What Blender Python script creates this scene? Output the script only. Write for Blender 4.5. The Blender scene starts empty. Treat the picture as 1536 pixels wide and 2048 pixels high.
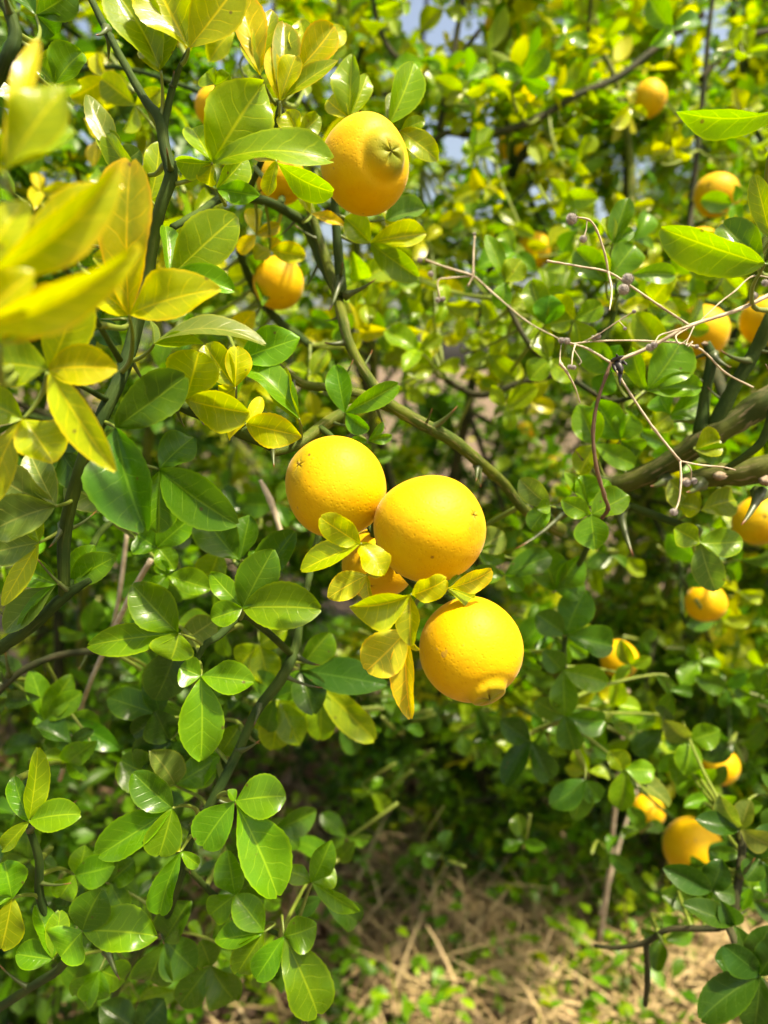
import bpy, math, random
import numpy as np
from mathutils import Vector, Matrix, Quaternion
random.seed(7); rng = np.random.default_rng(7)
scene = bpy.context.scene
col = scene.collection

# ------------------------------------------------------------------ camera, sky, sun, exposure
CAM = np.array((0.0, 0.0, 1.10)); PITCH = math.radians(12.0); FPX = 1422.0
cam_data = bpy.data.cameras.new('camera'); cam = bpy.data.objects.new('camera', cam_data); col.objects.link(cam)
cam.location = CAM; cam.rotation_euler = (math.radians(90) - PITCH, 0, 0)
cam_data.sensor_fit = 'VERTICAL'; cam_data.sensor_height = 36.0; cam_data.lens = 25.0
cam_data.clip_start = 0.01; cam_data.clip_end = 500
cam_data.dof.use_dof = True; cam_data.dof.focus_distance = 0.292; cam_data.dof.aperture_fstop = 7.0
scene.camera = cam

SUN_EL, SUN_AZ = math.radians(65), math.radians(114)      # azimuth clockwise from +Y (the way the camera looks)
sun_dir = Vector((math.sin(SUN_AZ)*math.cos(SUN_EL), math.cos(SUN_AZ)*math.cos(SUN_EL), math.sin(SUN_EL)))
world = bpy.data.worlds.new('World'); scene.world = world; world.use_nodes = True
wn = world.node_tree.nodes; bg = wn['Background']
sky = wn.new('ShaderNodeTexSky'); sky.sky_type = 'NISHITA'; sky.sun_disc = False
sky.sun_elevation = SUN_EL; sky.sun_rotation = SUN_AZ; sky.dust_density = 5.0; sky.air_density = 1.0; sky.ozone_density = 1.0
world.node_tree.links.new(sky.outputs[0], bg.inputs[0]); bg.inputs[1].default_value = 0.115
sl = bpy.data.lights.new('sun', 'SUN'); sl.energy = 4.4; sl.angle = math.radians(3); sl.color = (1.0, 0.93, 0.80)
sun = bpy.data.objects.new('sun', sl); col.objects.link(sun)
sun.rotation_euler = (-sun_dir).to_track_quat('-Z', 'Y').to_euler(); sun.location = (2, 2, 4)
vs = scene.view_settings
vs.view_transform = 'Standard'; vs.look = 'None'; vs.gamma = 1; vs.exposure = 1.24; vs.use_curve_mapping = False
vs.use_white_balance = True; vs.white_balance_temperature = 7450; vs.white_balance_tint = 10
scene.cycles.use_denoising = True; scene.cycles.use_adaptive_sampling = True; scene.cycles.adaptive_threshold = 0.025
scene.cycles.max_bounces = 6; scene.cycles.transmission_bounces = 4; scene.cycles.diffuse_bounces = 4; scene.cycles.glossy_bounces = 2
scene.cycles.caustics_reflective = False; scene.cycles.caustics_refractive = False

# ------------------------------------------------------------------ helpers
FW = np.array((0, math.cos(PITCH), -math.sin(PITCH))); UP = np.array((0, math.sin(PITCH), math.cos(PITCH))); RT = np.array((1.0, 0, 0))
def P(x, y, d):
    "a point of the place, d metres ahead of the camera"
    return CAM + RT*((x-768)/FPX*d) - UP*((y-1024)/FPX*d) + FW*d
def proj(p):
    q = np.asarray(p) - CAM
    d = q @ FW
    return 768 + FPX*(q @ RT)/d, 1024 - FPX*(q @ UP)/d, d
def unit(v): return v/np.linalg.norm(v)

def mesh_from(name, V, F, uv=None, mat=None, smooth=True):
    me = bpy.data.meshes.new(name)
    me.from_pydata([tuple(v) for v in V], [], [tuple(int(i) for i in f) for f in F])
    if smooth: me.polygons.foreach_set('use_smooth', np.ones(len(me.polygons), bool))
    if uv is not None:
        l = me.uv_layers.new(name='UVMap'); idx = np.empty(len(me.loops), int); me.loops.foreach_get('vertex_index', idx)
        l.data.foreach_set('uv', np.asarray(uv, np.float32)[idx].ravel())
    if mat: me.materials.append(mat)
    return me
def big_mesh(name, V, Q, uv=None, tint=None, mat=None, smooth=True):
    "numpy path for many polygons of one vertex count"
    V = np.asarray(V, np.float32); Q = np.asarray(Q, np.int32); k = Q.shape[1]
    me = bpy.data.meshes.new(name)
    me.vertices.add(len(V)); me.vertices.foreach_set('co', V.ravel())
    me.loops.add(Q.size); me.loops.foreach_set('vertex_index', Q.ravel())
    me.polygons.add(len(Q)); me.polygons.foreach_set('loop_start', np.arange(0, Q.size, k, dtype=np.int32))
    if smooth: me.polygons.foreach_set('use_smooth', np.ones(len(Q), bool))
    me.update(calc_edges=True)
    if uv is not None:
        l = me.uv_layers.new(name='UVMap'); l.data.foreach_set('uv', np.asarray(uv, np.float32)[Q.ravel()].ravel())
    if tint is not None:
        a = me.color_attributes.new('tint', 'FLOAT_COLOR', 'POINT'); a.data.foreach_set('color', np.asarray(tint, np.float32).ravel())
    if mat: me.materials.append(mat)
    return me
def obj(name, me, parent=None, loc=(0, 0, 0), **props):
    o = bpy.data.objects.new(name, me); col.objects.link(o); o.location = loc
    if parent is not None: o.parent = parent
    for k, v in props.items(): o[k] = v
    return o
def spline(pts, n):
    "Catmull-Rom through rows of pts"
    pts = np.asarray(pts, float)
    if len(pts) < 3:
        t = np.linspace(0, 1, n)[:, None]; return pts[0]*(1-t) + pts[-1]*t
    p = np.vstack((2*pts[0]-pts[1], pts, 2*pts[-1]-pts[-2])); out = []
    for u in np.linspace(0, len(pts)-1-1e-6, n):
        i = int(u); t = u-i; a, b, c, d = p[i:i+4]
        out.append(.5*(2*b + (c-a)*t + (2*a-5*b+4*c-d)*t*t + (3*b-a-3*c+d)*t**3))
    return np.array(out)
def tube_geo(path, rad, sides=8, rough=0.0, ridge=0.0, seed=0):
    path = np.asarray(path, float); n = len(path); rad = np.broadcast_to(rad, (n,)).astype(float)
    T = np.gradient(path, axis=0); T /= np.linalg.norm(T, axis=1)[:, None] + 1e-12
    nrm = np.cross(T[0], (0.31, 0.2, 0.93)); nrm /= np.linalg.norm(nrm)
    V, uv = [], []; r0 = np.random.default_rng(seed)
    L = np.concatenate(([0], np.cumsum(np.linalg.norm(np.diff(path, axis=0), axis=1))))
    for i in range(n):
        nrm = nrm - T[i]*(nrm @ T[i]); nrm /= np.linalg.norm(nrm) + 1e-12; bn = np.cross(T[i], nrm)
        for j in range(sides):
            a = 2*math.pi*j/sides; rr = rad[i]*(1 + rough*r0.normal() + ridge*math.cos(3*a + 2.0*L[i]/max(L[-1], 1e-6)))
            V.append(path[i] + (nrm*math.cos(a) + bn*math.sin(a))*rr); uv.append((j/sides, L[i]*20))
    F = [(i*sides+j, i*sides+(j+1) % sides, (i+1)*sides+(j+1) % sides, (i+1)*sides+j) for i in range(n-1) for j in range(sides)]
    F += [tuple(range(sides))[::-1], tuple(range((n-1)*sides, n*sides))]
    return V, F, uv

# ------------------------------------------------------------------ materials
class NT:
    def __init__(s, name):
        s.m = bpy.data.materials.new(name); s.m.use_nodes = True; s.t = s.m.node_tree; s.t.nodes.clear()
    def n(s, typ, **kw):
        nd = s.t.nodes.new(typ)
        for k, v in kw.items(): setattr(nd, k, v)
        return nd
    def put(s, sock, v):
        if hasattr(v, 'is_linked'): s.t.links.new(v, sock)
        elif hasattr(v, 'outputs'): s.t.links.new(v.outputs[0], sock)
        else: sock.default_value = v
    def math(s, op, a, b=0.0, c=0.0, clamp=False):
        nd = s.n('ShaderNodeMath', operation=op, use_clamp=clamp)
        for i, v in enumerate((a, b, c)): s.put(nd.inputs[i], v)
        return nd.outputs[0]
    def ss(s, v, lo, hi):
        nd = s.n('ShaderNodeMapRange', interpolation_type='SMOOTHSTEP'); s.put(nd.inputs[0], v); nd.inputs[1].default_value = lo; nd.inputs[2].default_value = hi
        return nd.outputs[0]
    def mix(s, f, a, b, blend='MIX'):
        nd = s.n('ShaderNodeMix', data_type='RGBA', blend_type=blend); s.put(nd.inputs[0], f); s.put(nd.inputs[6], a); s.put(nd.inputs[7], b)
        return nd.outputs[2]
    def noise(s, vec, scale, detail=3, rough=.55):
        nd = s.n('ShaderNodeTexNoise'); 
        if vec is not None: s.put(nd.inputs['Vector'], vec)
        nd.inputs['Scale'].default_value = scale; nd.inputs['Detail'].default_value = detail; nd.inputs['Roughness'].default_value = rough
        return nd.outputs[0]
    def principled(s, colr, rough=.5, **kw):
        nd = s.n('ShaderNodeBsdfPrincipled'); s.put(nd.inputs['Base Color'], colr); s.put(nd.inputs['Roughness'], rough)
        for k, v in kw.items(): s.put(nd.inputs[k.replace('_', ' ')], v)
        return nd
    def bump(s, h, strength, dist):
        nd = s.n('ShaderNodeBump'); nd.inputs['Strength'].default_value = strength; nd.inputs['Distance'].default_value = dist; s.put(nd.inputs['Height'], h)
        return nd.outputs[0]
    def out(s, sh):
        o = s.n('ShaderNodeOutputMaterial'); s.put(o.inputs[0], sh); return s.m
def rgb(r, g, b): return (r, g, b, 1)

def leaf_material(name, source, fine):
    k = NT(name)
    if source == 'object':
        oi = k.n('ShaderNodeObjectInfo'); base = oi.outputs['Color']; orange = oi.outputs['Alpha']; rnd = oi.outputs['Random']
    else:
        at = k.n('ShaderNodeAttribute', attribute_name='tint'); base = at.outputs['Color']; orange = at.outputs['Alpha']; rnd = k.n('ShaderNodeNewGeometry').outputs['Random Per Island']
    uv = k.n('ShaderNodeUVMap'); sep = k.n('ShaderNodeSeparateXYZ'); k.put(sep.inputs[0], uv.outputs[0])
    u, v = sep.outputs[0], sep.outputs[1]
    a = k.math('ABSOLUTE', k.math('MULTIPLY_ADD', u, 2.0, -1.0))
    mid = k.ss(a, 0.075, 0.01)
    tc = k.n('ShaderNodeTexCoord'); mp = k.n('ShaderNodeMapping'); k.put(mp.inputs[0], tc.outputs['Object'])
    nz = k.noise(mp.outputs[0], 90 if fine else 60, 3)
    yel = k.mix(1.0, base, rgb(2.5, 1.75, 2.2), 'MULTIPLY')
    blot = k.ss(nz, .35, .7)
    c = k.mix(k.math('MULTIPLY', blot, .55), base, k.mix(1.0, base, rgb(1.35, 1.12, .9), 'MULTIPLY'))
    veins = mid
    if fine:
        ph = k.math('FRACT', k.math('ADD', k.math('MULTIPLY', k.math('SUBTRACT', v, k.math('MULTIPLY', a, .17)), 6.5), k.math('MULTIPLY_ADD', k.noise(tc.outputs['Object'], 55, 2), 1.5, k.math('MULTIPLY', rnd, 3.0))))
        side = k.math('MULTIPLY', k.ss(k.math('ABSOLUTE', k.math('SUBTRACT', ph, .5)), .075, .0), k.ss(a, 1.0, .5))
        net = k.n('ShaderNodeTexVoronoi', feature='DISTANCE_TO_EDGE'); k.put(net.inputs['Vector'], tc.outputs['Object']); net.inputs['Scale'].default_value = 620
        netm = k.ss(net.outputs['Distance'], .09, .0)
        veins = k.math('MAXIMUM', mid, k.math('MAXIMUM', k.math('MULTIPLY', side, .6), k.math('MULTIPLY', netm, .10)))
    c = k.mix(k.math('MULTIPLY', veins, .9 if fine else .5), c, yel)
    edge = k.math('MAXIMUM', k.ss(a, .86, 1.0), k.ss(v, .95, 1.0))
    c = k.mix(k.math('MULTIPLY', edge, .55 if fine else .35), c, k.mix(1.0, base, rgb(2.6, 1.8, 1.1), 'MULTIPLY'))
    gm = k.math('MULTIPLY', k.math('SUBTRACT', 1.0, orange), k.math('MULTIPLY', k.ss(a, .75, .1), k.ss(k.noise(tc.outputs['Object'], 70, 3), .40, .62)), clamp=True)
    c = k.mix(k.math('MULTIPLY', gm, 1.4, clamp=True), c, rgb(.16, .24, .01))
    # autumn margins on the yellowed leaves
    om = k.math('MULTIPLY', k.math('SUBTRACT', 1.0, orange), k.math('MAXIMUM', k.ss(k.math('MULTIPLY_ADD', nz, .5, a), .98, 1.30), k.ss(k.math('MULTIPLY_ADD', nz, .3, v), .95, 1.2)))
    c = k.mix(om, c, rgb(.62, .25, .02))
    if fine:   # specks and small brown marks
        vo = k.n('ShaderNodeTexVoronoi'); k.put(vo.inputs['Vector'], tc.outputs['Object']); vo.inputs['Scale'].default_value = 130
        sp = k.math('MULTIPLY', k.ss(vo.outputs['Distance'], .13, .06), k.math('GREATER_THAN', k.math('FRACT', k.math('MULTIPLY', vo.outputs['Color'], 7.3)), .86))
        c = k.mix(k.math('MULTIPLY', sp, .75), c, rgb(.10, .06, .02))
    geo = k.n('ShaderNodeNewGeometry')
    c2 = k.mix(k.math('MULTIPLY', geo.outputs['Backfacing'], .45), c, k.mix(1.0, base, rgb(1.5, 1.25, 2.2), 'MULTIPLY'))
    rough = k.math('MULTIPLY_ADD', nz, .20, k.math('MULTIPLY_ADD', geo.outputs['Backfacing'], .25, .17 if fine else .27))
    pr = k.principled(c2, rough); pr.inputs['Specular IOR Level'].default_value = .30
    if fine:
        h = k.math('ADD', k.math('MULTIPLY', veins, -.35), k.math('MULTIPLY', nz, 1.1))
        k.put(pr.inputs['Normal'], k.bump(h, .38, .0006))
    tr = k.n('ShaderNodeBsdfTranslucent'); k.put(tr.inputs[0], k.mix(1.0, c, rgb(1.6, 1.65, .45), 'MULTIPLY'))
    mx = k.n('ShaderNodeMixShader'); mx.inputs[0].default_value = .40; k.put(mx.inputs[1], pr.outputs[0]); k.put(mx.inputs[2], tr.outputs[0])
    return k.out(mx.outputs[0])
M_LEAF = leaf_material('leaf_fine', 'object', True)
M_LEAFO = leaf_material('leaf_plain', 'object', False)
M_LEAFS = leaf_material('leaf_mass', 'tint', False)

def bark_material(name, c1, c2, c3, streak):
    k = NT(name); uv = k.n('ShaderNodeUVMap'); mp = k.n('ShaderNodeMapping'); mp.inputs['Scale'].default_value = (9, 1.1, 1); k.put(mp.inputs[0], uv.outputs[0])
    tc = k.n('ShaderNodeTexCoord')
    n1 = k.noise(mp.outputs[0], 2.2, 4, .6); n2 = k.noise(tc.outputs['Object'], 45, 3); n3 = k.noise(tc.outputs['Object'], 700, 2)
    c = k.mix(k.ss(n2, .35, .65), c1, c2)
    c = k.mix(k.math('MULTIPLY', k.ss(n1, .56, .62), streak), c, c3)
    pr = k.principled(c, .65); pr.inputs['Specular IOR Level'].default_value = .12; k.put(pr.inputs['Normal'], k.bump(k.math('ADD', n1, k.math('MULTIPLY', n3, .3)), .5, .0012))
    return k.out(pr)
M_GREENBARK = bark_material('green_bark', rgb(.022, .048, .010), rgb(.050, .085, .012), rgb(.12, .13, .04), .25)
M_MIXBARK = bark_material('streaked_bark', rgb(.05, .085, .010), rgb(.13, .16, .014), rgb(.30, .25, .11), .75)
M_SCALY = bark_material('scaly_bark', rgb(.035, .055, .010), rgb(.085, .10, .016), rgb(.26, .21, .11), .75)
M_DARKBARK = bark_material('dark_bark', rgb(.025, .035, .012), rgb(.05, .05, .02), rgb(.12, .09, .05), .5)

def thorn_material():
    k = NT('thorn'); uv = k.n('ShaderNodeUVMap'); sep = k.n('ShaderNodeSeparateXYZ'); k.put(sep.inputs[0], uv.outputs[0])
    c = k.mix(k.ss(sep.outputs[1], .72, .95), rgb(.06, .085, .018), rgb(.20, .07, .02))
    return k.out(k.principled(c, .4))
M_THORN = thorn_material()
def petiole_material():
    k = NT('petiole'); tc = k.n('ShaderNodeTexCoord'); n = k.noise(tc.outputs['Object'], 120)
    return k.out(k.principled(k.mix(n, rgb(.10, .16, .02), rgb(.20, .24, .03)), .45))
M_PET = petiole_material()

def rind_material():
    k = NT('rind'); tc = k.n('ShaderNodeTexCoord'); at = k.n('ShaderNodeAttribute', attribute_name='tint')
    sep = k.n('ShaderNodeSeparateColor'); k.put(sep.inputs[0], at.outputs['Color'])
    oi = k.n('ShaderNodeObjectInfo')
    va = k.n('ShaderNodeVectorMath', operation='ADD'); k.put(va.inputs[0], tc.outputs['Object'])
    sc = k.n('ShaderNodeVectorMath', operation='SCALE'); sc.inputs[0].default_value = (3.1, 1.7, 2.3); k.put(sc.inputs['Scale'], oi.outputs['Random']); k.put(va.inputs[1], sc.outputs[0])
    vec = va.outputs[0]
    big = k.noise(vec, 55, 3); mid = k.noise(vec, 330, 3, .6); fine = k.noise(vec, 1100, 2)
    c = k.mix(k.ss(big, .3, .7), rgb(.70, .435, .008), rgb(.66, .365, .006))
    c = k.mix(k.math('MULTIPLY', k.ss(mid, .5, .75), .30), c, rgb(.70, .43, .010))
    c = k.mix(sep.outputs[0], c, rgb(.15, .20, .010))
    c = k.mix(sep.outputs[1], c, rgb(.05, .035, .012))
    po = k.n('ShaderNodeTexVoronoi'); k.put(po.inputs['Vector'], vec); po.inputs['Scale'].default_value = 620
    c = k.mix(k.math('MULTIPLY', k.ss(po.outputs['Distance'], .28, .08), .15), c, rgb(.45, .17, .004))
    sp = k.n('ShaderNodeTexVoronoi'); k.put(sp.inputs['Vector'], vec); sp.inputs['Scale'].default_value = 95
    spots = k.math('MULTIPLY', k.ss(k.math('MULTIPLY_ADD', fine, .12, sp.outputs['Distance']), .14, .10), k.math('GREATER_THAN', k.math('FRACT', k.math('MULTIPLY', sp.outputs['Color'], 9.7)), .80))
    c = k.mix(k.math('MULTIPLY', spots, .8), c, rgb(.10, .045, .012))
    dm = k.noise(vec, 150, 4, .65); c = k.mix(k.math('MULTIPLY', k.ss(dm, .48, .72), .35), c, rgb(.60, .30, .004))
    gp = k.noise(vec, 28, 3, .6); c = k.mix(k.math('MULTIPLY', k.ss(gp, .52, .75), .40), c, rgb(.56, .43, .015))
    sc2 = k.noise(vec, 240, 2, .5); c = k.mix(k.math('MULTIPLY', k.math('MULTIPLY', k.ss(sc2, .70, .74), k.ss(gp, .5, .42)), .6), c, rgb(.34, .20, .06))
    h = k.math('ADD', k.math('MULTIPLY', k.math('ADD', mid, dm), .9), k.math('ADD', k.math('MULTIPLY', k.ss(po.outputs['Distance'], .0, .4), .5), k.math('MULTIPLY', big, 1.6)))
    pr = k.principled(c, .52); pr.inputs['Specular IOR Level'].default_value = .18
    pr.inputs['Sheen Weight'].default_value = .14; pr.inputs['Sheen Roughness'].default_value = .30; pr.inputs['Sheen Tint'].default_value = rgb(1, .93, .75)
    k.put(pr.inputs['Normal'], k.bump(h, .36, .0005))
    return k.out(pr)
M_RIND = rind_material()
def plain(name, c1, c2, rough=.7, scale=60, bump=0):
    k = NT(name); tc = k.n('ShaderNodeTexCoord'); n = k.noise(tc.outputs['Object'], scale, 4)
    pr = k.principled(k.mix(k.ss(n, .3, .7), c1, c2), rough)
    if bump: k.put(pr.inputs['Normal'], k.bump(n, .6, bump))
    return k.out(pr)
M_SCAR = plain('blossom_scar', rgb(.10, .08, .02), rgb(.03, .02, .01), .8, 900)
M_WEED = plain('dry_weed_stem', rgb(.56, .48, .33), rgb(.34, .27, .17), .75, 140)
M_WEEDDARK = plain('brown_dry_stem', rgb(.09, .045, .022), rgb(.17, .10, .05), .7, 120)
M_BURR = plain('burr', rgb(.36, .33, .29), rgb(.18, .155, .135), .9, 600)
M_BLACK = plain('black_husk', rgb(.012, .011, .010), rgb(.03, .025, .02), .5, 300)
M_CORK = plain('corky_knob', rgb(.42, .33, .22), rgb(.20, .14, .08), .85, 300, .001)

def straw_material(name, stops):
    k = NT(name); g = k.n('ShaderNodeNewGeometry'); r = k.n('ShaderNodeValToRGB'); k.put(r.inputs[0], g.outputs['Random Per Island'])
    el = r.color_ramp.elements; el[0].color = stops[0]; el[1].color = stops[-1]
    for i, s in enumerate(stops[1:-1]): e = el.new((i+1)/(len(stops)-1)); e.color = s
    tc = k.n('ShaderNodeTexCoord'); n = k.noise(tc.outputs['Object'], 80)
    pr = k.principled(k.mix(k.math('MULTIPLY', n, .5), r.outputs[0], rgb(.18, .11, .06)), .6)
    return k.out(pr)
M_STRAW = straw_material('straw', [rgb(.44, .32, .13), rgb(.60, .47, .23), rgb(.20, .13, .06), rgb(.50, .38, .17)])
M_LITTER = straw_material('leaf_litter', [rgb(.24, .13, .07), rgb(.44, .28, .17), rgb(.10, .055, .03), rgb(.34, .19, .09)])
def soil_material():
    k = NT('soil'); tc = k.n('ShaderNodeTexCoord'); n1 = k.noise(tc.outputs['Object'], 6, 5); n2 = k.noise(tc.outputs['Object'], 60, 4)
    c = k.mix(k.ss(n1, .35, .65), rgb(.05, .035, .02), rgb(.12, .08, .045)); c = k.mix(k.math('MULTIPLY', n2, .6), c, rgb(.26, .19, .11))
    pr = k.principled(c, .95); k.put(pr.inputs['Normal'], k.bump(n2, .8, .02)); return k.out(pr)
M_SOIL = soil_material()

# ------------------------------------------------------------------ ground
def build_ground():
    n = 90; g = np.linspace(-1, 1, n); g = np.sign(g)*np.abs(g)**3*150
    X, Y = np.meshgrid(g, g+1.2); Z = .012*np.sin(X*5.1+1)*np.cos(Y*4.3) + .008*np.sin(X*13+Y*11); Z[np.hypot(X, Y) > 8] = 0
    V = np.stack((X, Y, Z), -1).reshape(-1, 3); i = np.arange(n*n).reshape(n, n)
    Q = np.stack((i[:-1, :-1], i[:-1, 1:], i[1:, 1:], i[1:, :-1]), -1).reshape(-1, 4)
    obj('ground', big_mesh('ground', V, Q, mat=M_SOIL), kind='structure')
build_ground()

# ------------------------------------------------------------------ leaf geometry
def leaflet(L, W, a=.95, b=.52, fold=.3, curl=.08, wave=.0, ph=0., nt=22, ns=7, teeth=.014, asym=0., bend=0., notch=.02):
    tp = a/(a+b); wm = tp**a*(1-tp)**b
    t = np.linspace(0.004, .988, nt); s = np.linspace(-1, 1, ns)
    w = t**a*(1-t)**b/wm*W/2
    if teeth: w = w*(1 + teeth*np.where(np.arange(nt) % 2, 1, -1)*(t > .15))
    T, S = np.meshgrid(t, s, indexing='ij'); Wd = w[:, None]*(1 + asym*S)
    y = S*Wd + bend*L*4*T*(1-T); x = T*L - notch*L*np.exp(-(S/.35)**2)*T**14
    z = (np.sqrt(S*S+.012)-.11)*Wd*math.tan(fold) + curl*L*4*T*(1-T) + wave*W*np.sin(T*9+ph)*S*np.abs(S) + .35*wave*W*np.sin(T*15+2*ph)*S*S
    V = np.stack((x, y, z), -1).reshape(-1, 3); uv = np.stack((S*.5+.5, T), -1).reshape(-1, 2)
    i = np.arange(nt*ns).reshape(nt, ns)
    Q = np.stack((i[:-1, :-1], i[1:, :-1], i[1:, 1:], i[:-1, 1:]), -1).reshape(-1, 4)
    return V, Q, uv

COLS = {   # linear base colour, alpha = 1 - autumn margin; 'd' also carries shade
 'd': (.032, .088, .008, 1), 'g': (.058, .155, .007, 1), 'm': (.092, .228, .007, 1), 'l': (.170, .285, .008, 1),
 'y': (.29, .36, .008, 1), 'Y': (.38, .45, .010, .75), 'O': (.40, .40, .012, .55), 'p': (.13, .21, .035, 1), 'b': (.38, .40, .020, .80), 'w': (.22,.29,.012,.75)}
def jit(c, s=.16):
    c = np.array(COLS[c]); f = 1 + s*rng.normal(); c[0] *= f*(1+.10*rng.normal()); c[1] *= f; c[2] *= f
    return tuple(np.clip(c, .004, 1))

BR = []      # samples of foreground branches: (pixel x, pixel y, depth, point, shrub)
def shrub_root(name, loc, label, category, group=None):
    e = bpy.data.objects.new(name, None); col.objects.link(e); e.location = loc; e.empty_display_size = .05
    e['label'] = label; e['category'] = category
    if group: e['group'] = group
    return e
GRP = 'thorny citrus shrubs of the thicket'
S_LEFT = shrub_root('citrus_shrub', (-.16, .36, 0), 'thorny citrus shrub with yellowing top leaves that bears the cluster of ripe fruits', 'shrub', GRP)
S_RIGHT = shrub_root('citrus_shrub', (.50, .42, 0), 'thorny citrus shrub with thick scaly grey-streaked limb tangled with dry weed stems', 'shrub', GRP)

def branch(root, pts, mat=M_GREENBARK, sides=10, name='branch', rough=.025, sub=5):
    "pts: rows (px, py, depth, width in pixels)"
    W = np.array([np.append(P(x, y, d), w/2/FPX*d) for x, y, d, w in pts])
    S = spline(W, max(4, (len(pts)-1)*sub+1)); path, rad = S[:, :3], S[:, 3]
    r0 = np.array(root.location); o0 = path[0]
    knots = 1 + .10*np.maximum(0, np.sin(np.arange(len(path))*2.1+W[0, 0]*50))**4
    V, F, uv = tube_geo(path - o0, rad*knots, sides, rough, .05, int(abs(W[0, 0])*1e5) % 9999)
    o = obj(name, mesh_from(name, V, F, uv, mat), root, o0 - r0)
    for q in S: 
        x, y, d = proj(q[:3]); BR.append((x, y, d, q[:3], root, o))
    return o
def thorn(br, a, b, w):
    "a,b: (px,py,d) base and tip"
    A, B = P(*a), P(*b); o0 = np.array(br.location) + np.array(br.parent.location)
    r = w/2/FPX*a[2]; t = np.linspace(0, 1, 7)[:, None]
    path = A*(1-t) + B*t - UP*(.06*np.linalg.norm(B-A))*4*t*(1-t)
    V, F, uv = tube_geo(path - A, r*(1-t[:, 0])**.8*(1+1.1*np.exp(-t[:, 0]*9)) + .00012, 7)
    uv = [(u[0], (i//7)/6) for i, u in enumerate(uv)]
    obj('thorn', mesh_from('thorn', V, F, uv, M_THORN), br, A - o0)

def nearest_branch(px, py, d, root):
    best = min((b for b in BR if b[4] is root), key=lambda b: math.hypot(b[0]-px, b[1]-py) + 600*abs(b[2]-d))
    return best
N_LEAF = [0]
def leaf(root, jx, jy, d, c, lets, stem=None, fold=None, wave=None):
    "one leaf: joint pixel, depth, colour key, leaflets (tip px, tip py, width px, roll deg, depth change, curl)"
    J = P(jx, jy, d); r0 = np.array(root.location)
    if stem is None:
        b = nearest_branch(jx, jy, d, root); B = b[3]
    else: B = P(*stem)
    D = np.linalg.norm(B - J); t = np.linspace(0, 1, 9)
    mean = unit(sum((P(l[0], l[1], d) - J) for l in lets) + 1e-6)
    k1 = J - mean*min(.009, D*.16) + FW*min(.012, D*.2)
    if stem is not None: k1 = J*.75 + B*.25 + FW*.12*D
    path = spline(np.array([J, k1, (k1*.45 + B*.55) + FW*.10*D, B]), 11)
    if D > .16: path = path[:6]            # the rest of the twig is lost behind other leaves
    rr = np.linspace(.00052, .0009 + min(.0008, D*.006), len(path))
    V, F, uv = tube_geo(path - J, rr, 6)
    lf = obj('leaf', mesh_from('leaf', V, F, uv, M_PET), root, J - r0); N_LEAF[0] += 1
    for l in lets:
        tx, ty, w = l[:3]; roll = l[3] if len(l) > 3 and l[3] is not None else rng.normal()*14
        dd = l[4] if len(l) > 4 and l[4] is not None else rng.normal()*.004
        curl = l[5] if len(l) > 5 and l[5] is not None else rng.uniform(.02, .14)
        cc = l[6] if len(l) > 6 else c
        T = P(tx, ty, d + dd); ax = T - J; L = np.linalg.norm(ax); ax = ax/L
        toc = unit(CAM - (J+T)/2); n = unit(toc - ax*(toc @ ax)); n = np.array(Quaternion(Vector(ax), math.radians(roll)) @ Vector(n))
        bn = np.cross(n, ax)
        asp = w/FPX*d
        V, Q, uv = leaflet(L*1.012, asp*1.04, a=rng.uniform(.8, 1.15), b=rng.uniform(.58, .92), fold=(fold if fold is not None else rng.uniform(.25, .70)), curl=curl,
                           wave=(wave if wave is not None else rng.uniform(.02, .11)), ph=rng.uniform(0, 6), asym=rng.normal()*.07, bend=rng.normal()*.018, notch=rng.uniform(0, .05))
        Wd = V[:, :1]*ax + V[:, 1:2]*bn + V[:, 2:]*n
        lo = obj('leaflet', big_mesh('leaflet', Wd, Q, uv, mat=M_LEAF), lf)
        lo.color = jit(cc, .10)
    return lf

# ------------------------------------------------------------------ foreground shrub on the left: branches and thorns
A = S_LEFT; R = S_RIGHT
b1 = branch(A, [(168,-30,.30,13),(210,55,.295,14),(250,130,.29,15),(290,200,.285,17),(318,236,.28,21),(330,300,.28,23),(342,350,.28,27),(322,410,.28,25),(306,480,.285,25),(290,580,.29,26),(262,690,.285,27),(238,760,.28,28),(205,830,.275,28),(172,905,.275,27),(145,990,.28,26),(128,1080,.285,25),(128,1190,.29,22)])
b1b = branch(A, [(326,270,.28,15),(334,225,.28,14),(346,175,.278,13),(362,130,.275,9),(377,98,.275,6)])
thorn(b1b, (346,172,.278), (348,140,.275), 9); thorn(b1, (214,58,.294), (192,70,.285), 10); thorn(b1, (128,1050,.285), (98,1095,.272), 12)
b2 = branch(A, [(-20,-30,.25,22),(12,12,.25,22),(30,65,.25,24),(18,110,.25,28),(0,150,.255,25),(-40,200,.26,25)])
b3 = branch(A, [(612,392,.40,16),(640,480,.40,18),(672,580,.385,21),(684,630,.375,22),(700,690,.37,20),(742,762,.365,20),(780,808,.36,24),(850,850,.36,26),(905,880,.36,25),(960,925,.37,23),(1008,968,.39,21),(1052,1022,.41,21),(1120,1060,.45,30)], M_MIXBARK)
b3b = branch(A, [(668,380,.38,14),(672,450,.38,18),(680,540,.38,21),(684,592,.378,24)])
thorn(b3, (690,590,.378), (752,558,.37), 12); thorn(b3, (680,560,.378), (658,622,.36), 12); thorn(b3, (692,684,.372), (648,685,.365), 11)
thorn(b3, (862,858,.36), (915,812,.35), 15); thorn(b3, (955,930,.37), (952,962,.36), 10); thorn(b3, (720,740,.366),(745,700,.38),8)
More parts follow.
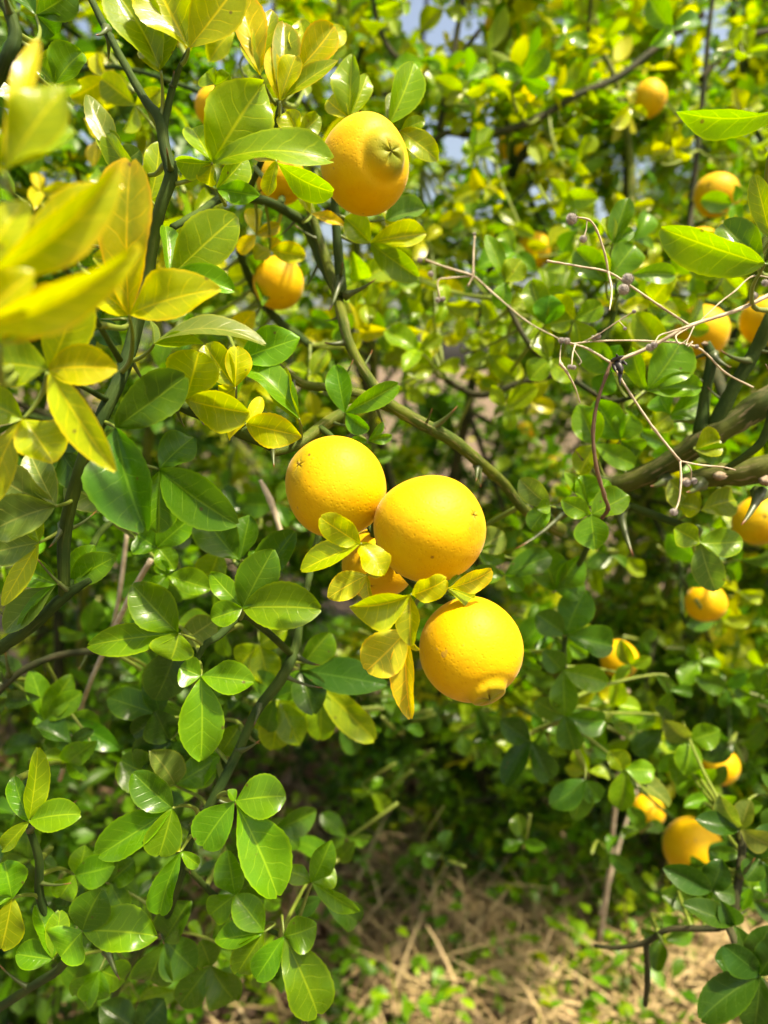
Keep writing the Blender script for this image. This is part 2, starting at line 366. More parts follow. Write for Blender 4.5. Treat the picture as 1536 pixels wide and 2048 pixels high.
b4 = branch(A, [(345,455,.30,13),(400,425,.33,15),(450,395,.36,16),(530,402,.39,18),(582,428,.40,20),(612,452,.405,19),(640,520,.405,18),(668,575,.39,18)])
b5 = branch(A, [(290,800,.285,20),(365,812,.285,24),(450,850,.29,27),(545,890,.295,25)])
thorn(b5, (545,892,.295), (548,935,.29), 9); thorn(b5, (400,825,.287), (408,850,.275), 7)
b6 = branch(A, [(545,905,.33,20),(600,886,.34,22),(660,842,.35,24),(740,806,.36,24),(782,812,.362,26)], M_MIXBARK)
b6b = branch(A, [(640,855,.345,14),(668,880,.34,12),(690,930,.335,11),(720,1010,.33,11),(752,1080,.325,11),(800,1140,.315,12),(840,1180,.31,13),(885,1200,.305,12)])
b7 = branch(A, [(-40,1322,.30,26),(0,1295,.30,26),(62,1252,.295,25),(130,1192,.29,22),(180,1160,.29,12)])
b7b = branch(A, [(128,1185,.295,14),(170,1120,.34,12),(215,1050,.38,12),(300,1020,.42,10)])
b8 = branch(A, [(640,1060,.40,13),(604,1220,.37,15),(590,1300,.36,20),(560,1362,.35,22),(515,1420,.345,20),(478,1500,.34,19),(440,1575,.335,20),(412,1625,.335,20),(385,1670,.34,17),(360,1760,.35,15),(330,1840,.37,14),(280,1900,.40,13),(230,1990,.45,14),(200,2080,.50,15)])
b8b = branch(A, [(392,1330,.30,9),(408,1292,.30,13),(440,1270,.305,15),(485,1232,.315,15),(530,1260,.33,14),(585,1310,.36,15)])
thorn(b8, (590,1310,.36), (640,1330,.35), 12); thorn(b8, (520,1410,.345), (508,1450,.335), 9); thorn(b8, (478,1500,.34), (520,1480,.33), 10)
b9 = branch(A, [(30,1560,.31,9),(58,1655,.31,13),(78,1720,.315,16),(80,1795,.32,17),(112,1870,.325,18),(130,1925,.335,18),(60,1975,.36,17),(-10,2020,.39,18)])
thorn(b9, (215,1900,.33), (240,1960,.32), 12); thorn(b9, (60,1660,.31), (90,1620,.30), 8)
b10 = branch(A, [(215,1300,.42,13),(120,1310,.42,14),(40,1345,.42,14),(-40,1420,.42,15)], M_DARKBARK)
thorn(b10, (20,1350,.42), (10,1300,.40), 9)
b11 = branch(A, [(880,1195,.305,10),(915,1200,.30,10),(950,1215,.295,9)])
b12 = branch(A, [(0,700,.25,12),(60,740,.24,11),(100,745,.225,10),(140,760,.25,10),(215,800,.275,12)])
b13 = branch(A, [(-60,330,.16,12),(20,380,.165,12),(120,520,.19,12),(240,720,.26,12)])
b14 = branch(A, [(560,205,.34,9),(548,260,.345,12),(520,330,.36,12),(500,380,.375,13),(505,402,.38,13)])
b15 = branch(A, [(760,230,.36,9),(720,300,.37,11),(690,360,.38,12),(668,395,.382,13)])
b16 = branch(A, [(890,760,.6,11),(960,790,.6,13),(1040,765,.6,14),(1130,745,.6,15)], M_DARKBARK)
b17 = branch(A, [(520,700,.33,12),(600,765,.36,17),(660,775,.36,17),(730,790,.362,18)], M_MIXBARK)
b18 = branch(A, [(470,1125,.37,9),(520,1180,.37,10),(580,1240,.37,11),(600,1260,.367,12)])
b20 = branch(A, [(470,470,.46,13),(492,540,.49,16),(520,595,.51,17),(555,640,.52,17),(620,690,.50,16)])
b19 = branch(A, [(560,1870,.36,9),(520,1850,.365,10),(440,1800,.365,11),(370,1730,.345,12)])

def auto_thorns(br, n, lo=.010, hi=.022):
    "spines along a branch, standing off it at an angle"
    S = [b for b in BR if b[5] is br]
    for k in range(n):
        i = int((k+.6)/n*(len(S)-2)); p0, p1 = S[i][3], S[i+1][3]; t = unit(p1-p0); d = S[i][2]
        s = rng.normal(size=3); s[1] *= .5; s = unit(s - t*(s @ t)); e = p0 + unit(s + t*rng.uniform(-.5, .6))*rng.uniform(lo, hi)
        ex, ey, ed = proj(e); thorn(br, (S[i][0], S[i][1], d), (ex, ey, ed), rng.uniform(7, 10)*.29/d)
for br, n in ((b1, 7), (b3, 6), (b4, 4), (b5, 2), (b6, 3), (b7, 3), (b8, 7), (b9, 4), (b2, 2), (b10, 3), (b17, 2), (b20, 3), (b3b, 2)): auto_thorns(br, n)

# ------------------------------------------------------------------ right-hand shrub: scaly limb
r1 = branch(R, [(1110,1030,.43,30),(1180,985,.42,34),(1260,962,.41,38),(1330,930,.40,42),(1400,885,.39,46),(1470,842,.385,50),(1545,795,.38,54),(1640,760,.39,60),(1760,900,.45,66),(1800,1300,.55,70),(1560,2400,.62,80)], M_SCALY, 14, rough=.05)
r2 = branch(R, [(1402,868,.39,34),(1408,800,.388,22),(1422,720,.385,21),(1412,685,.385,16)])
r3 = branch(R, [(1425,860,.388,34),(1470,770,.38,27),(1512,700,.375,27),(1550,620,.37,28),(1600,520,.38,26)])
r4 = branch(R, [(1365,962,.39,26),(1430,950,.385,42),(1490,945,.38,50),(1560,925,.375,52),(1680,880,.385,54)], M_SCALY, 14, rough=.05)
r5 = branch(R, [(1450,938,.37,12),(1500,905,.36,16),(1530,870,.355,17),(1555,780,.35,20),(1560,640,.36,18)])
r6 = branch(R, [(1255,1010,.41,15),(1350,1045,.40,16),(1400,1060,.39,10)])
thorn(r1, (1238,1018,.41), (1266,1112,.39), 18); thorn(r1, (1330,958,.40), (1300,972,.385), 16); thorn(r4, (1400,968,.38), (1372,984,.365), 16)
thorn(r4, (1520,985,.375), (1482,1050,.36), 18); thorn(r2, (1424,712,.385), (1462,735,.375), 14); thorn(r3, (1500,722,.376), (1440,700,.365), 12)
thorn(r1, (1150,1000,.42), (1030,1098,.40), 11); thorn(r1, (1215,965,.41), (1150,900,.40), 10)
r7 = branch(R, [(1100,1012,.36,6),(1140,1022,.37,8),(1200,1028,.38,9),(1260,1012,.41,10)])
r8 = branch(R, [(1190,1892,.46,7),(1235,1895,.45,8),(1292,1884,.44,11),(1340,1858,.43,11),(1450,1852,.42,14),(1472,1790,.42,17),(1484,1690,.43,16),(1462,1645,.43,12)], M_DARKBARK)
r8b = branch(R, [(1292,1888,.44,11),(1295,1960,.45,11),(1290,2010,.46,9)], M_DARKBARK)
r9 = branch(R, [(1455,1850,.42,16),(1500,1940,.40,16),(1560,1990,.42,18),(1700,2060,.46,24)], M_DARKBARK)
thorn(r8, (1480,1750,.42), (1510,1715,.41), 10)
r10 = branch(R, [(1280,790,.42,8),(1215,800,.44,10),(1120,740,.46,11),(1060,690,.48,11),(1010,600,.50,9)], M_DARKBARK)
r13 = branch(R, [(1405,30,.80,13),(1320,90,.79,13),(1235,155,.78,14),(1150,192,.77,14),(1060,245,.76,15),(960,270,.75,15),(885,268,.75,12),(840,330,.76,9)], M_DARKBARK)
r14 = branch(R, [(930,-30,.75,11),(912,80,.75,12),(896,170,.75,13),(878,262,.75,13)], M_DARKBARK)
r15 = branch(R, [(1430,-40,.72,8),(1418,60,.72,9),(1412,130,.72,10),(1395,300,.72,11),(1380,460,.70,13),(1400,640,.62,16),(1450,800,.45,22)], M_DARKBARK)
r16 = branch(R, [(1545,60,.72,12),(1480,80,.72,12),(1430,125,.72,13),(1402,160,.72,14)], M_DARKBARK)
r17 = branch(R, [(1180,-30,.85,10),(1200,90,.84,11),(1230,160,.83,13),(1262,330,.82,16),(1255,470,.80,17)], M_MIXBARK)
r18 = branch(R, [(740,-30,.80,9),(760,60,.79,10),(800,120,.78,10),(880,150,.76,10),(960,60,.76,9)], M_DARKBARK)
r11 = branch(R, [(1235,560,.44,9),(1225,640,.45,10),(1180,720,.455,11)])
r12 = branch(R, [(1130,1440,.47,9),(1128,1350,.46,10),(1130,1270,.46,10),(1150,1150,.45,11),(1210,1030,.42,12)])
for (x, y, d, w) in [(1440,952,.3755,27),(1535,962,.367,32),(1372,962,.384,19),(1410,688,.384,14),(1240,1010,.404,15)]:   # corky buds on the limb
    c = P(x, y, d); r = w/2/FPX*d; t = np.linspace(0, math.pi, 8); V = []
    for i, a in enumerate(t):
        for j in range(10):
            q = 1 + .35*math.sin(j*2.5+i*1.7)*math.sin(i*2.3) ; V.append((r*q*math.sin(a)*math.cos(j*.628), r*q*math.sin(a)*math.sin(j*.628), r*.55*math.cos(a)*(1+.3*math.sin(j*1.9))))
    F = [(i*10+j, i*10+(j+1) % 10, (i+1)*10+(j+1) % 10, (i+1)*10+j) for i in range(7) for j in range(10)]
    obj('bud', mesh_from('bud', V, F, None, M_CORK), R, c - np.array(R.location))

for br, n in ((r1, 4), (r2, 3), (r3, 3), (r4, 2), (r8, 4), (r13, 6), (r15, 5), (r17, 4)): auto_thorns(br, n, .012, .028)

# ------------------------------------------------------------------ foreground leaves: joint, depth, colour, leaflets
LV = [
 # blurred yellow spray close to the lens
 (10,345,.150,'Y',[(76,80,46,-28,.006,.08,'O'),(130,178,104,-30,0,.10,'y'),(-120,260,110)]),
 (-10,330,.160,'y',[(60,170,90,30,0,.10,'y'),(150,262,80,-35,.004,.08,'l')]),
 (-40,560,.150,'y',[(240,328,100,30,.004,.12,'Y'),(-120,420,120),(60,400,80,-30,.004,.1,'y')]),
 (20,505,.162,'y',[(250,378,62,-40,.006,.08,'Y')]),
 (-60,660,.142,'Y',[(280,492,96,34,.006,.12,'Y'),(-150,560,100),(70,545,80,-20,0,.08,'y')]),
 (0,690,.165,'Y',[(120,570,84,15,0,.08,'O'),(40,620,70,-30,0,.06,'Y')]),
 (258,630,.235,'Y',[(262,318,100,-14,-.012,.06,'O'),(442,578,92,-22,-.004,.10,'Y'),(170,560,80,20,-.004,.08,'y')], (240,748,.28)),
 (97,740,.215,'y',[(-8,728,104,14,0,.08,'l'),(236,738,80,-14,.0,.08,'y'),(160,560,92,8,-.006,.08,'y'),(232,944,74,24,-.004,.06,'Y')], (140,760,.25)),
 (46,838,.225,'y',[(108,926,98,-16,0,.08,'Y'),(-40,800,85,8,0,.08,'l'),(-20,1015,64,20,0,.06,'y')], (97,746,.222)),
 # beside the dark stem
 (232,855,.262,'g',[(373,752,92,-12,0,.05,'g'),(292,1064,118,18,-.004,.03,'g'),(200,950,40,60,.01)], (200,840,.275)),
 (318,938,.275,'g',[(476,1050,96,16,-.004,.08,'g'),(388,874,74,-20,.006,.05,'g'),(318,1066,78,-14,.0,.05,'m')], (190,905,.275)),
 (372,800,.275,'Y',[(398,702,98,0,-.004,.04,'y'),(500,826,80,22,-.006,.10,'y'),(330,770,40,40,.01,.05,'y')], (385,815,.285)),
 (470,775,.283,'Y',[(410,690,62,0,0,.04,'y'),(472,692,52,10,0,.06,'Y'),(445,790,42)], (450,850,.29)),
 (492,848,.282,'y',[(604,872,66,6,-.004,.05,'Y'),(522,794,28,0,.004,.05,'Y'),(460,880,30,50,.004)], (470,858,.29)),
 (308,688,.265,'p',[(532,692,64,-58,.0,.16,'p'),(408,688,36,-40,-.004,.05,'l'),(300,640,30,60)], (262,722,.28)),
 (474,722,.300,'m',[(600,676,74,-10,0,.05,'m'),(455,765,45,20,.006)], (440,640,.35)),
 (598,838,.300,'m',[(478,728,70,35,0,.14,'m'),(570,735,60,-40,.004,.1,'l')], (600,880,.34)),
 (338,556,.272,'m',[(473,432,96,-8,0,.06,'l'),(470,582,56,-30,.0,.08,'m'),(330,452,42,30,.008,.05,'m')], (298,560,.29)),
 # round the topmost fruit
 (425,326,.275,'y',[(668,322,86,-46,.0,.13,'l'),(528,165,128,6,-.004,.05,'l'),(384,258,64,20,.008,.05,'l'),(352,322,46,-30,.002,.05,'l'),(418,372,40,30,.006,.05,'y')], (350,368,.28)),
 (552,322,.285,'l',[(668,384,60,30,-.002,.06,'l'),(535,392,40,40,.004,.05,'Y'),(512,300,40,0,.01,.05,'O')], (510,335,.36)),
 (433,378,.300,'l',[(520,392,44,-12,-.002,.04,'m'),(492,312,52,10,.004,.06,'l'),(410,345,30)], (445,398,.36)),
 (322,142,.270,'l',[(228,-20,98,14,-.006,.04,'l'),(330,30,70,-10,.004,.04,'l'),(290,60,52,-25,.006,.04,'y')], (321,236,.28)),
 (378,96,.268,'y',[(302,-50,118,10,-.004,.03,'y'),(482,-40,96,-14,-.004,.03,'y'),(386,-70,80,0,.006,.03,'y')], (362,130,.275)),
 (560,202,.32,'Y',[(542,95,36,20,0,.05,'O'),(592,112,44,-10,-.002,.05,'Y'),(676,122,40,-35,0,.06,'w'),(568,46,54,0,.006,.05,'w')], None),
 (596,140,.325,'Y',[(668,52,66,-10,0,.05,'O'),(600,60,42,10,.004,.05,'y')], (560,205,.34)),
 (520,152,.325,'Y',[(474,-12,66,8,0,.05,'O'),(545,20,50,-10,.006,.05,'w'),(482,90,28,30,-.002,.05,'w')], (552,210,.345)),
 (430,170,.34,'l',[(412,146,46),(460,150,44),(450,205,40)], (500,370,.375)),
 (700,236,.35,'y',[(704,108,54,-20,0,.05,'l'),(735,150,36,20,.004,.05,'l'),(655,200,40,10,.006,.05,'y')], (740,265,.365)),
 (778,250,.345,'l',[(828,126,66,14,0,.06,'l'),(790,180,26,-20,.006,.05,'p')], (750,260,.37)),
 (800,262,.350,'l',[(876,322,50,-20,0,.06,'l'),(868,288,36,20,.004,.05,'p'),(850,240,30)], (755,262,.372)),
 (598,272,.33,'y',[(572,222,48,0,0,.04,'y'),(640,232,40,10,.004,.04,'l'),(610,300,36)], (545,265,.345)),
 (620,110,.36,'y',[(640,40,40),(690,60,44),(600,40,40,0,0,.04,'Y')], (560,205,.34)),
 (740,486,.37,'y',[(690,436,54,0,0,.05,'l'),(852,468,50,-14,0,.06,'y'),(838,556,54,10,0,.05,'l')], (676,470,.38)),
 (770,440,.375,'l',[(850,418,50,-35,0,.06,'p'),(760,400,40),(820,490,34,0,.004,.05,'Y')], (672,430,.38)),
 (622,428,.37,'y',[(690,452,24,-30,0,.05,'b'),(600,390,20)], None),
 (512,470,.42,'b',[(512,418,34),(478,505,30),(560,450,26,0,0,.04,'b')], (510,400,.39)),
 (540,500,.43,'b',[(612,512,40,0,.0,.05,'Y'),(510,520,36),(560,480,34)], (530,402,.39)),
 # centre
 (690,826,.34,'m',[(672,730,50,-6,0,.04,'m'),(798,768,44,10,-.002,.05,'m'),(738,860,36,20,-.004,.06,'m')], (690,850,.352)),
 (736,882,.345,'m',[(784,872,20,10,0,.05,'m'),(766,844,16),(700,880,14)], (690,850,.352)),
 # yellowed leaves between the ripe fruits
 (722,1088,.268,'y',[(640,1034,60,-16,-.004,.08,'y'),(602,1142,58,32,.0,.08,'y'),(766,1152,62,-28,-.004,.06,'y')], (728,1110,.325)),
 (734,1150,.285,'b',[(656,1196,54,6,0,.03,'b'),(742,1204,28,30,-.002,.05,'b'),(766,1130,26,20,-.002,.05,'b')], (785,1125,.318)),
 (822,1190,.262,'y',[(698,1212,78,-34,-.004,.16,'y'),(894,1158,58,28,-.002,.12,'y'),(822,1292,52,24,-.004,.06,'y')], (846,1192,.308)),
 (812,1262,.268,'b',[(732,1342,88,-6,-.003,.05,'b'),(822,1438,52,26,-.002,.05,'b'),(840,1300,20,50)], (842,1190,.31)),
 (892,1176,.276,'b',[(984,1140,46,30,-.002,.08,'b'),(950,1200,44,-20,.006,.06,'l'),(920,1150,26,30,.006,.05,'l')], (878,1196,.305)),
 # crisp green leaves, lower left
 (358,1268,.287,'m',[(264,1168,84,-10,-.002,.05,'m'),(175,1292,62,8,-.002,.05,'m'),(342,1320,84,10,-.002,.04,'m')], (408,1292,.30)),
 (402,1352,.285,'m',[(360,1334,60,0,-.001,.03,'m'),(509,1364,64,-8,-.002,.05,'m'),(402,1522,86,6,-.003,.04,'m')], (396,1322,.30)),
 (485,1216,.288,'g',[(547,1098,80,8,-.002,.05,'g'),(643,1218,92,-6,-.003,.05,'m'),(422,1238,52,10,-.002,.05,'m'),(420,1146,44,0,.006,.04,'m')], (480,1238,.312)),
 (516,1165,.325,'g',[(590,1062,66,-14,0,.05,'g'),(500,1100,40,30,.004)], (560,1225,.36)),
 (480,1120,.33,'g',[(406,1024,84,0,0,.05,'g'),(500,1030,60,-20,.004,.05,'g')], (480,1130,.37)),
 (345,1616,.288,'m',[(266,1545,66,-14,-.001,.05,'g'),(196,1712,72,8,-.002,.04,'m'),(318,1712,70,-4,-.002,.03,'m')], (398,1640,.334)),
 (470,1602,.290,'m',[(404,1694,78,10,-.002,.04,'m'),(572,1592,84,-10,-.002,.06,'m'),(556,1794,98,-12,-.003,.06,'m'),(455,1580,24,40)], (425,1600,.336)),
 (362,1702,.305,'m',[(320,1828,52,16,0,.04,'m'),(398,1730,26),(330,1690,28,30,.004,.05,'b')], (380,1675,.34)),
 (165,1862,.305,'m',[(204,1778,78,0,0,.05,'g'),(316,1872,84,-8,-.002,.05,'m'),(122,1914,92,8,-.002,.05,'m')], (122,1905,.33)),
 (105,1918,.315,'m',[(32,1908,52,0,0,.04,'m'),(70,1810,44,20,.006,.04,'m'),(120,1820,44,0,.008,.05,'m')], (122,1900,.33)),
 (58,1642,.298,'m',[(76,1494,50,28,0,.03,'l'),(163,1628,62,-12,-.002,.06,'m'),(4,1702,34,20,0,.05,'l'),(28,1552,36,-20,.004,.03,'m')], (62,1665,.31)),
 (24,1796,.300,'m',[(2,1900,66,0,0,.05,'l'),(8,1722,66,0,0,.05,'m'),(-60,1790,60)], (80,1800,.32)),
 (528,1864,.34,'m',[(430,1880,50,20,0,.06,'m'),(475,1946,54,0,0,.05,'m'),(470,1790,60,0,.004,.05,'m')], None),
 (568,1872,.33,'m',[(634,1850,66,10,0,.07,'m'),(512,1958,54,0,-.002,.04,'m'),(637,2032,92,-8,-.002,.06,'m')], None),
 (625,1765,.36,'m',[(662,1680,48,0,0,.05,'m'),(570,1740,40,20,.002,.05,'m'),(720,1822,36,30,.004,.08,'m'),(668,1735,50)], (600,1830,.375)),
 (470,1790,.355,'m',[(455,1700,60,-20,0,.05,'m'),(530,1800,60,20,0,.05,'g'),(420,1830,55,0,0,.05,'m')], None),
 (330,1880,.37,'g',[(380,1800,70,-20),(390,1940,80,10),(300,1960,80)], None),
 (150,1750,.36,'m',[(120,1795,50),(230,1730,60,0,0,.05,'m'),(170,1690,50,0,.004,.05,'m')], None),
 (220,1765,.37,'g',[(270,1720,56),(255,1830,40),(190,1700,50)], None),
 (200,1940,.36,'m',[(190,2000,60),(250,1960,60),(150,1990,60)], None),
 (275,2060,.40,'d',[(200,2010,60),(330,2000,70),(270,2120,60)], None),
 (420,1930,.40,'g',[(360,2010,60),(470,2000,70),(400,1880,50)], None),
 # left edge
 (112,1012,.26,'m',[(-10,948,92,-20,0,.05,'p'),(-20,1065,90,15,0,.05,'p'),(60,905,60,-10,.004,.05,'p')], (142,1000,.28)),
 (78,1085,.27,'m',[(58,1018,42,-10,0,.04,'l'),(-30,1110,70,10,.002,.06,'p'),(4,1212,42,20,-.006,.03,'y')], (128,1055,.285)),
 (114,1168,.285,'m',[(42,1128,56,0,0,.06,'m'),(10,1262,60,20,0,.04,'p'),(36,1262,20,50,-.002)], None),
 (140,1166,.31,'m',[(234,1112,58,-10,0,.08,'m'),(190,1090,50,-20,.004,.05,'m')], None),
 (315,1095,.36,'m',[(390,1030,60,0,0,.05,'m'),(275,1070,60,0,0,.05,'m'),(350,1140,46,0,0,.05,'m')], (230,1048,.385)),
 (335,1150,.36,'m',[(422,1178,52,0,0,.05,'m'),(300,1180,36),(320,1120,30)], (230,1048,.385)),
 (440,1095,.40,'l',[(385,1010,60),(480,1060,60),(420,1150,60)], None),
 (355,1290,.35,'d',[(310,1400,84,0,0,.05,'d'),(430,1240,60,0,0,.05,'p')], None),
 (320,1430,.37,'d',[(215,1395,60,0,0,.06,'g'),(265,1470,50),(300,1340,50)], None),
 (90,1440,.42,'m',[(60,1340,44,0,0,.05,'m'),(145,1350,50,0,0,.05,'m'),(165,1385,44,0,0,.05,'m'),(75,1430,36)], None),
 (340,1480,.36,'d',[(310,1420,70),(360,1530,76),(280,1530,60)], None),
 (600,1340,.40,'g',[(628,1430,66,0,-.01,.04,'d'),(775,1370,70,-15,-.01,.05,'d'),(660,1265,56,20,0,.05,'g')], None),
 (640,1370,.45,'l',[(750,1480,60,10,0,.06,'l'),(560,1440,60,0,0,.05,'l'),(640,1480,60,0,0,.05,'l')], None),
 (560,1400,.44,'l',[(545,1500,64,0,0,.05,'l'),(600,1490,60),(500,1450,50)], None),
 (520,1290,.43,'l',[(480,1330,60),(575,1260,60),(540,1370,60)], None),
 (350,1570,.36,'p',[(240,1520,80,-10,0,.06,'g'),(430,1520,64,0,.01,.05,'m'),(300,1500,60)], None),
 (440,1510,.37,'m',[(370,1560,60),(480,1450,60),(400,1470,50)], None),
 (130,1440,.44,'g',[(200,1460,50),(240,1500,46),(110,1500,50)], None),
 # upper left behind
 (30,150,.30,'g',[(-20,200,70,0,0,.05,'g'),(60,225,90,0,0,.05,'g'),(0,110,60)], (0,150,.255)),
 (72,30,.30,'g',[(30,-30,60),(150,-20,66),(110,70,56)], (22,60,.25)),
 (110,170,.31,'m',[(165,105,70,-25,0,.06,'m'),(70,130,60)], (40,120,.26)),
 (240,330,.32,'m',[(175,190,46,20,0,.05,'p'),(205,260,44,0,0,.04,'l'),(280,300,48,0,0,.04,'p')], (328,330,.28)),
 (300,400,.31,'l',[(210,270,54,-30,0,.04,'l'),(318,285,62,10,0,.04,'l'),(250,420,50)], (320,410,.28)),
 (110,470,.30,'m',[(160,440,60),(90,420,50),(70,500,50,0,0,.05,'d')], (300,500,.29)),
 (200,640,.31,'d',[(160,560,60),(130,700,66),(240,690,50)], None),
 (120,900,.33,'d',[(180,980,66),(60,960,70),(160,860,60)], None),
 (250,1020,.34,'p',[(130,970,70,0,0,.05,'p'),(210,900,60,0,0,.05,'d')], None),
]
for row in LV:
    if len(row) == 6: leaf(A, row[0], row[1], row[2], row[3], row[4], row[5])
    else: leaf(A, row[0], row[1], row[2], row[3], row[4])
RV = [
 (1575,215,.255,'m',[(1352,222,72,-46,0,.12,'l'),(1640,120,60)], (1600,420,.38)),
 (1530,528,.262,'m',[(1320,456,84,-28,0,.10,'l'),(1444,446,70,20,.01,.05,'m'),(1600,500,60)], (1560,620,.36)),
 (1542,478,.27,'m',[(1510,350,44,-20,0,.04,'l'),(1620,400,60)], (1590,540,.38)),
 (1293,782,.37,'m',[(1264,694,42,-30,0,.05,'m'),(1362,682,86,10,0,.05,'m'),(1402,776,52,-18,0,.05,'m')], None),
 (1225,486,.40,'m',[(1256,396,46,-14,0,.05,'m'),(1208,435,30,30,0,.05,'l'),(1268,462,26,0,0,.05,'m')], (1232,560,.44)),
 (1215,562,.40,'m',[(1268,490,62,0,0,.05,'m'),(1150,500,54,0,0,.06,'m'),(1190,500,44,-20,0,.05,'l')], (1228,600,.445)),
 (1262,550,.39,'m',[(1350,550,40,-8,0,.04,'m'),(1250,600,40)], (1228,620,.447)),
 (1090,650,.42,'m',[(1062,560,52,0,0,.05,'m'),(1140,640,44,0,0,.04,'l'),(1100,590,60)], (1060,690,.48)),
 (1010,565,.44,'m',[(972,470,34,20,0,.05,'m'),(1042,520,50,0,0,.05,'l'),(1000,620,40)], (1012,605,.50)),
 (1150,640,.42,'l',[(1110,590,54),(1160,700,54),(1205,610,44)], (1120,740,.46)),
 (1340,720,.44,'l',[(1270,625,56,0,0,.06,'l'),(1380,690,50),(1330,780,44)], None),
 (1100,1012,.355,'m',[(1040,958,48,-10,0,.05,'p'),(1062,1060,44,10,.0,.05,'m'),(1074,1018,30,0,-.004,.05,'m')], (1140,1022,.37)),
 (1182,1030,.352,'m',[(1122,1000,42,0,0,.05,'m'),(1190,1100,66,6,-.004,.04,'m'),(1258,990,60,-16,0,.04,'m')], (1200,1028,.38)),
 (1175,1010,.37,'m',[(1128,945,24,20),(1165,950,50),(1215,960,50)], (1200,1028,.38)),
 (1400,1086,.38,'m',[(1348,1056,50,0,0,.04,'l'),(1486,1082,58,-8,0,.04,'m'),(1432,1182,60,10,0,.04,'p')], (1395,1058,.39)),
 (1400,1020,.385,'l',[(1340,960,60,0,.01,.05,'l'),(1470,1000,60,0,.01,.04,'l'),(1360,1010,50)], (1350,1045,.40)),
 (1132,1270,.45,'g',[(1172,1180,70,0,0,.05,'g'),(1072,1228,54,0,0,.05,'g'),(1226,1292,62,-10,0,.06,'g')], None),
 (1126,1342,.455,'g',[(1216,1366,52,0,0,.05,'m'),(1086,1302,48),(1130,1432,54,0,0,.04,'m')], None),
 (1128,1430,.46,'g',[(1210,1440,52),(1070,1400,46),(1150,1500,52)], None),
 (1110,1180,.45,'m',[(1160,1110,60),(1080,1100,70),(1170,1170,50)], None),
 (1010,1150,.42,'g',[(1102,1112,54,-14,0,.06,'g'),(1046,1180,32,0,0,.05,'m'),(940,1150,40)], (1150,1150,.45)),
 (955,1100,.43,'p',[(1008,1066,58,0,0,.05,'p'),(1010,1120,42,0,0,.05,'m')], (1150,1150,.45)),
 (1190,890,.40,'l',[(1155,810,60,0,0,.05,'m'),(1270,930,44,-10,0,.04,'m'),(1160,950,60)], (1215,965,.41)),
 (1240,880,.41,'m',[(1190,800,70,0,0,.05,'m'),(1260,830,60),(1280,900,50)], None),
 (1340,830,.40,'m',[(1320,790,50),(1400,800,60),(1300,860,44,0,0,.04,'l')], None),
 (1390,900,.37,'m',[(1440,880,60,0,0,.04,'l'),(1450,910,44)], (1400,890,.39)),
 (1225,745,.42,'m',[(1160,690,60),(1240,690,50),(1200,790,50)], None),
 (1100,720,.44,'l',[(1060,760,50),(1150,760,50),(1080,670,46)], None),
 # lower right corner: leaves in shade, the shade put into their dark colour keys
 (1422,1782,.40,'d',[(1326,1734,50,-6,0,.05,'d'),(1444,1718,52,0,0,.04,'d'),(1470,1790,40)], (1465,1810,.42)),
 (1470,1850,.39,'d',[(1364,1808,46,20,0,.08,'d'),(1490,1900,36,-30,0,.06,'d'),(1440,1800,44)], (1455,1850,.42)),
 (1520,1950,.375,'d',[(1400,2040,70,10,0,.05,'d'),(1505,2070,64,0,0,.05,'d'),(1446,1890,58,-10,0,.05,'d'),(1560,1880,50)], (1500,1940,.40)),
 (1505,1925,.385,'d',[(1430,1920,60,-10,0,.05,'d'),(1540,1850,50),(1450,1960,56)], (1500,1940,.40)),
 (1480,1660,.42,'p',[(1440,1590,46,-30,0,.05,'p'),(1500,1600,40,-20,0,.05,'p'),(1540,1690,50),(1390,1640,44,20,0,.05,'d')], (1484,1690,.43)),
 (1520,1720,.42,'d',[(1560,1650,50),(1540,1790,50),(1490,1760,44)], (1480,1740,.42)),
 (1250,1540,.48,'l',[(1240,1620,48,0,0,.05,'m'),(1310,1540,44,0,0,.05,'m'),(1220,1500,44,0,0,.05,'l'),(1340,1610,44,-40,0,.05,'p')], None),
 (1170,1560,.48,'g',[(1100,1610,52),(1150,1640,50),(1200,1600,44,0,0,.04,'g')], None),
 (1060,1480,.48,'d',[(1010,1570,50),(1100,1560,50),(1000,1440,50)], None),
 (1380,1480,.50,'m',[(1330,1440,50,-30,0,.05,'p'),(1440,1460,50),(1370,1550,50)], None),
]
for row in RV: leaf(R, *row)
# filler leaves deeper inside the two near shrubs
def filler(root, n, x0, x1, y0, y1, d0, d1, keys, avoid=()):
    k = 0
    while k < n:
        x, y, d = rng.uniform(x0, x1), rng.uniform(y0, y1), rng.uniform(d0, d1)
        if any(a < x < b and c < y < e for a, b, c, e in avoid): continue
        a0 = rng.uniform(0, 360); s = 34/d*rng.uniform(.8, 1.25); lets = []
        for da, f in ((0, 1.15), (105, .8), (-105, .8)):
            a = math.radians(a0 + da + rng.normal()*12)
            lets.append((x + s*f*math.cos(a), y + s*f*math.sin(a)*.85, s*f*rng.uniform(.48, .62), rng.normal()*28, rng.normal()*.012))
        leaf(root, x, y, d, random.choice(keys), lets); k += 1
filler(A, 34, 0, 640, 20, 560, .40, .60, 'lylymb')
filler(A, 30, 300, 900, 480, 840, .46, .66, 'mlmly')
filler(A, 30, -20, 560, 1000, 1560, .40, .58, 'ggdm')  # darker keys put the lower-left shade into the leaf colour
filler(A, 26, 0, 700, 1560, 2000, .42, .56, 'ggmd')
filler(A, 16, 560, 1000, 900, 1500, .50, .66, 'ggdm')
filler(R, 40, 950, 1536, 480, 960, .48, .70, 'mlly')
filler(R, 40, 980, 1536, 960, 1600, .50, .72, 'gmgl')
filler(R, 16, 1300, 1560, 1450, 1900, .46, .62, 'gdm')
filler(R, 26, 680, 1400, 1400, 1720, .60, .95, 'gdmg')
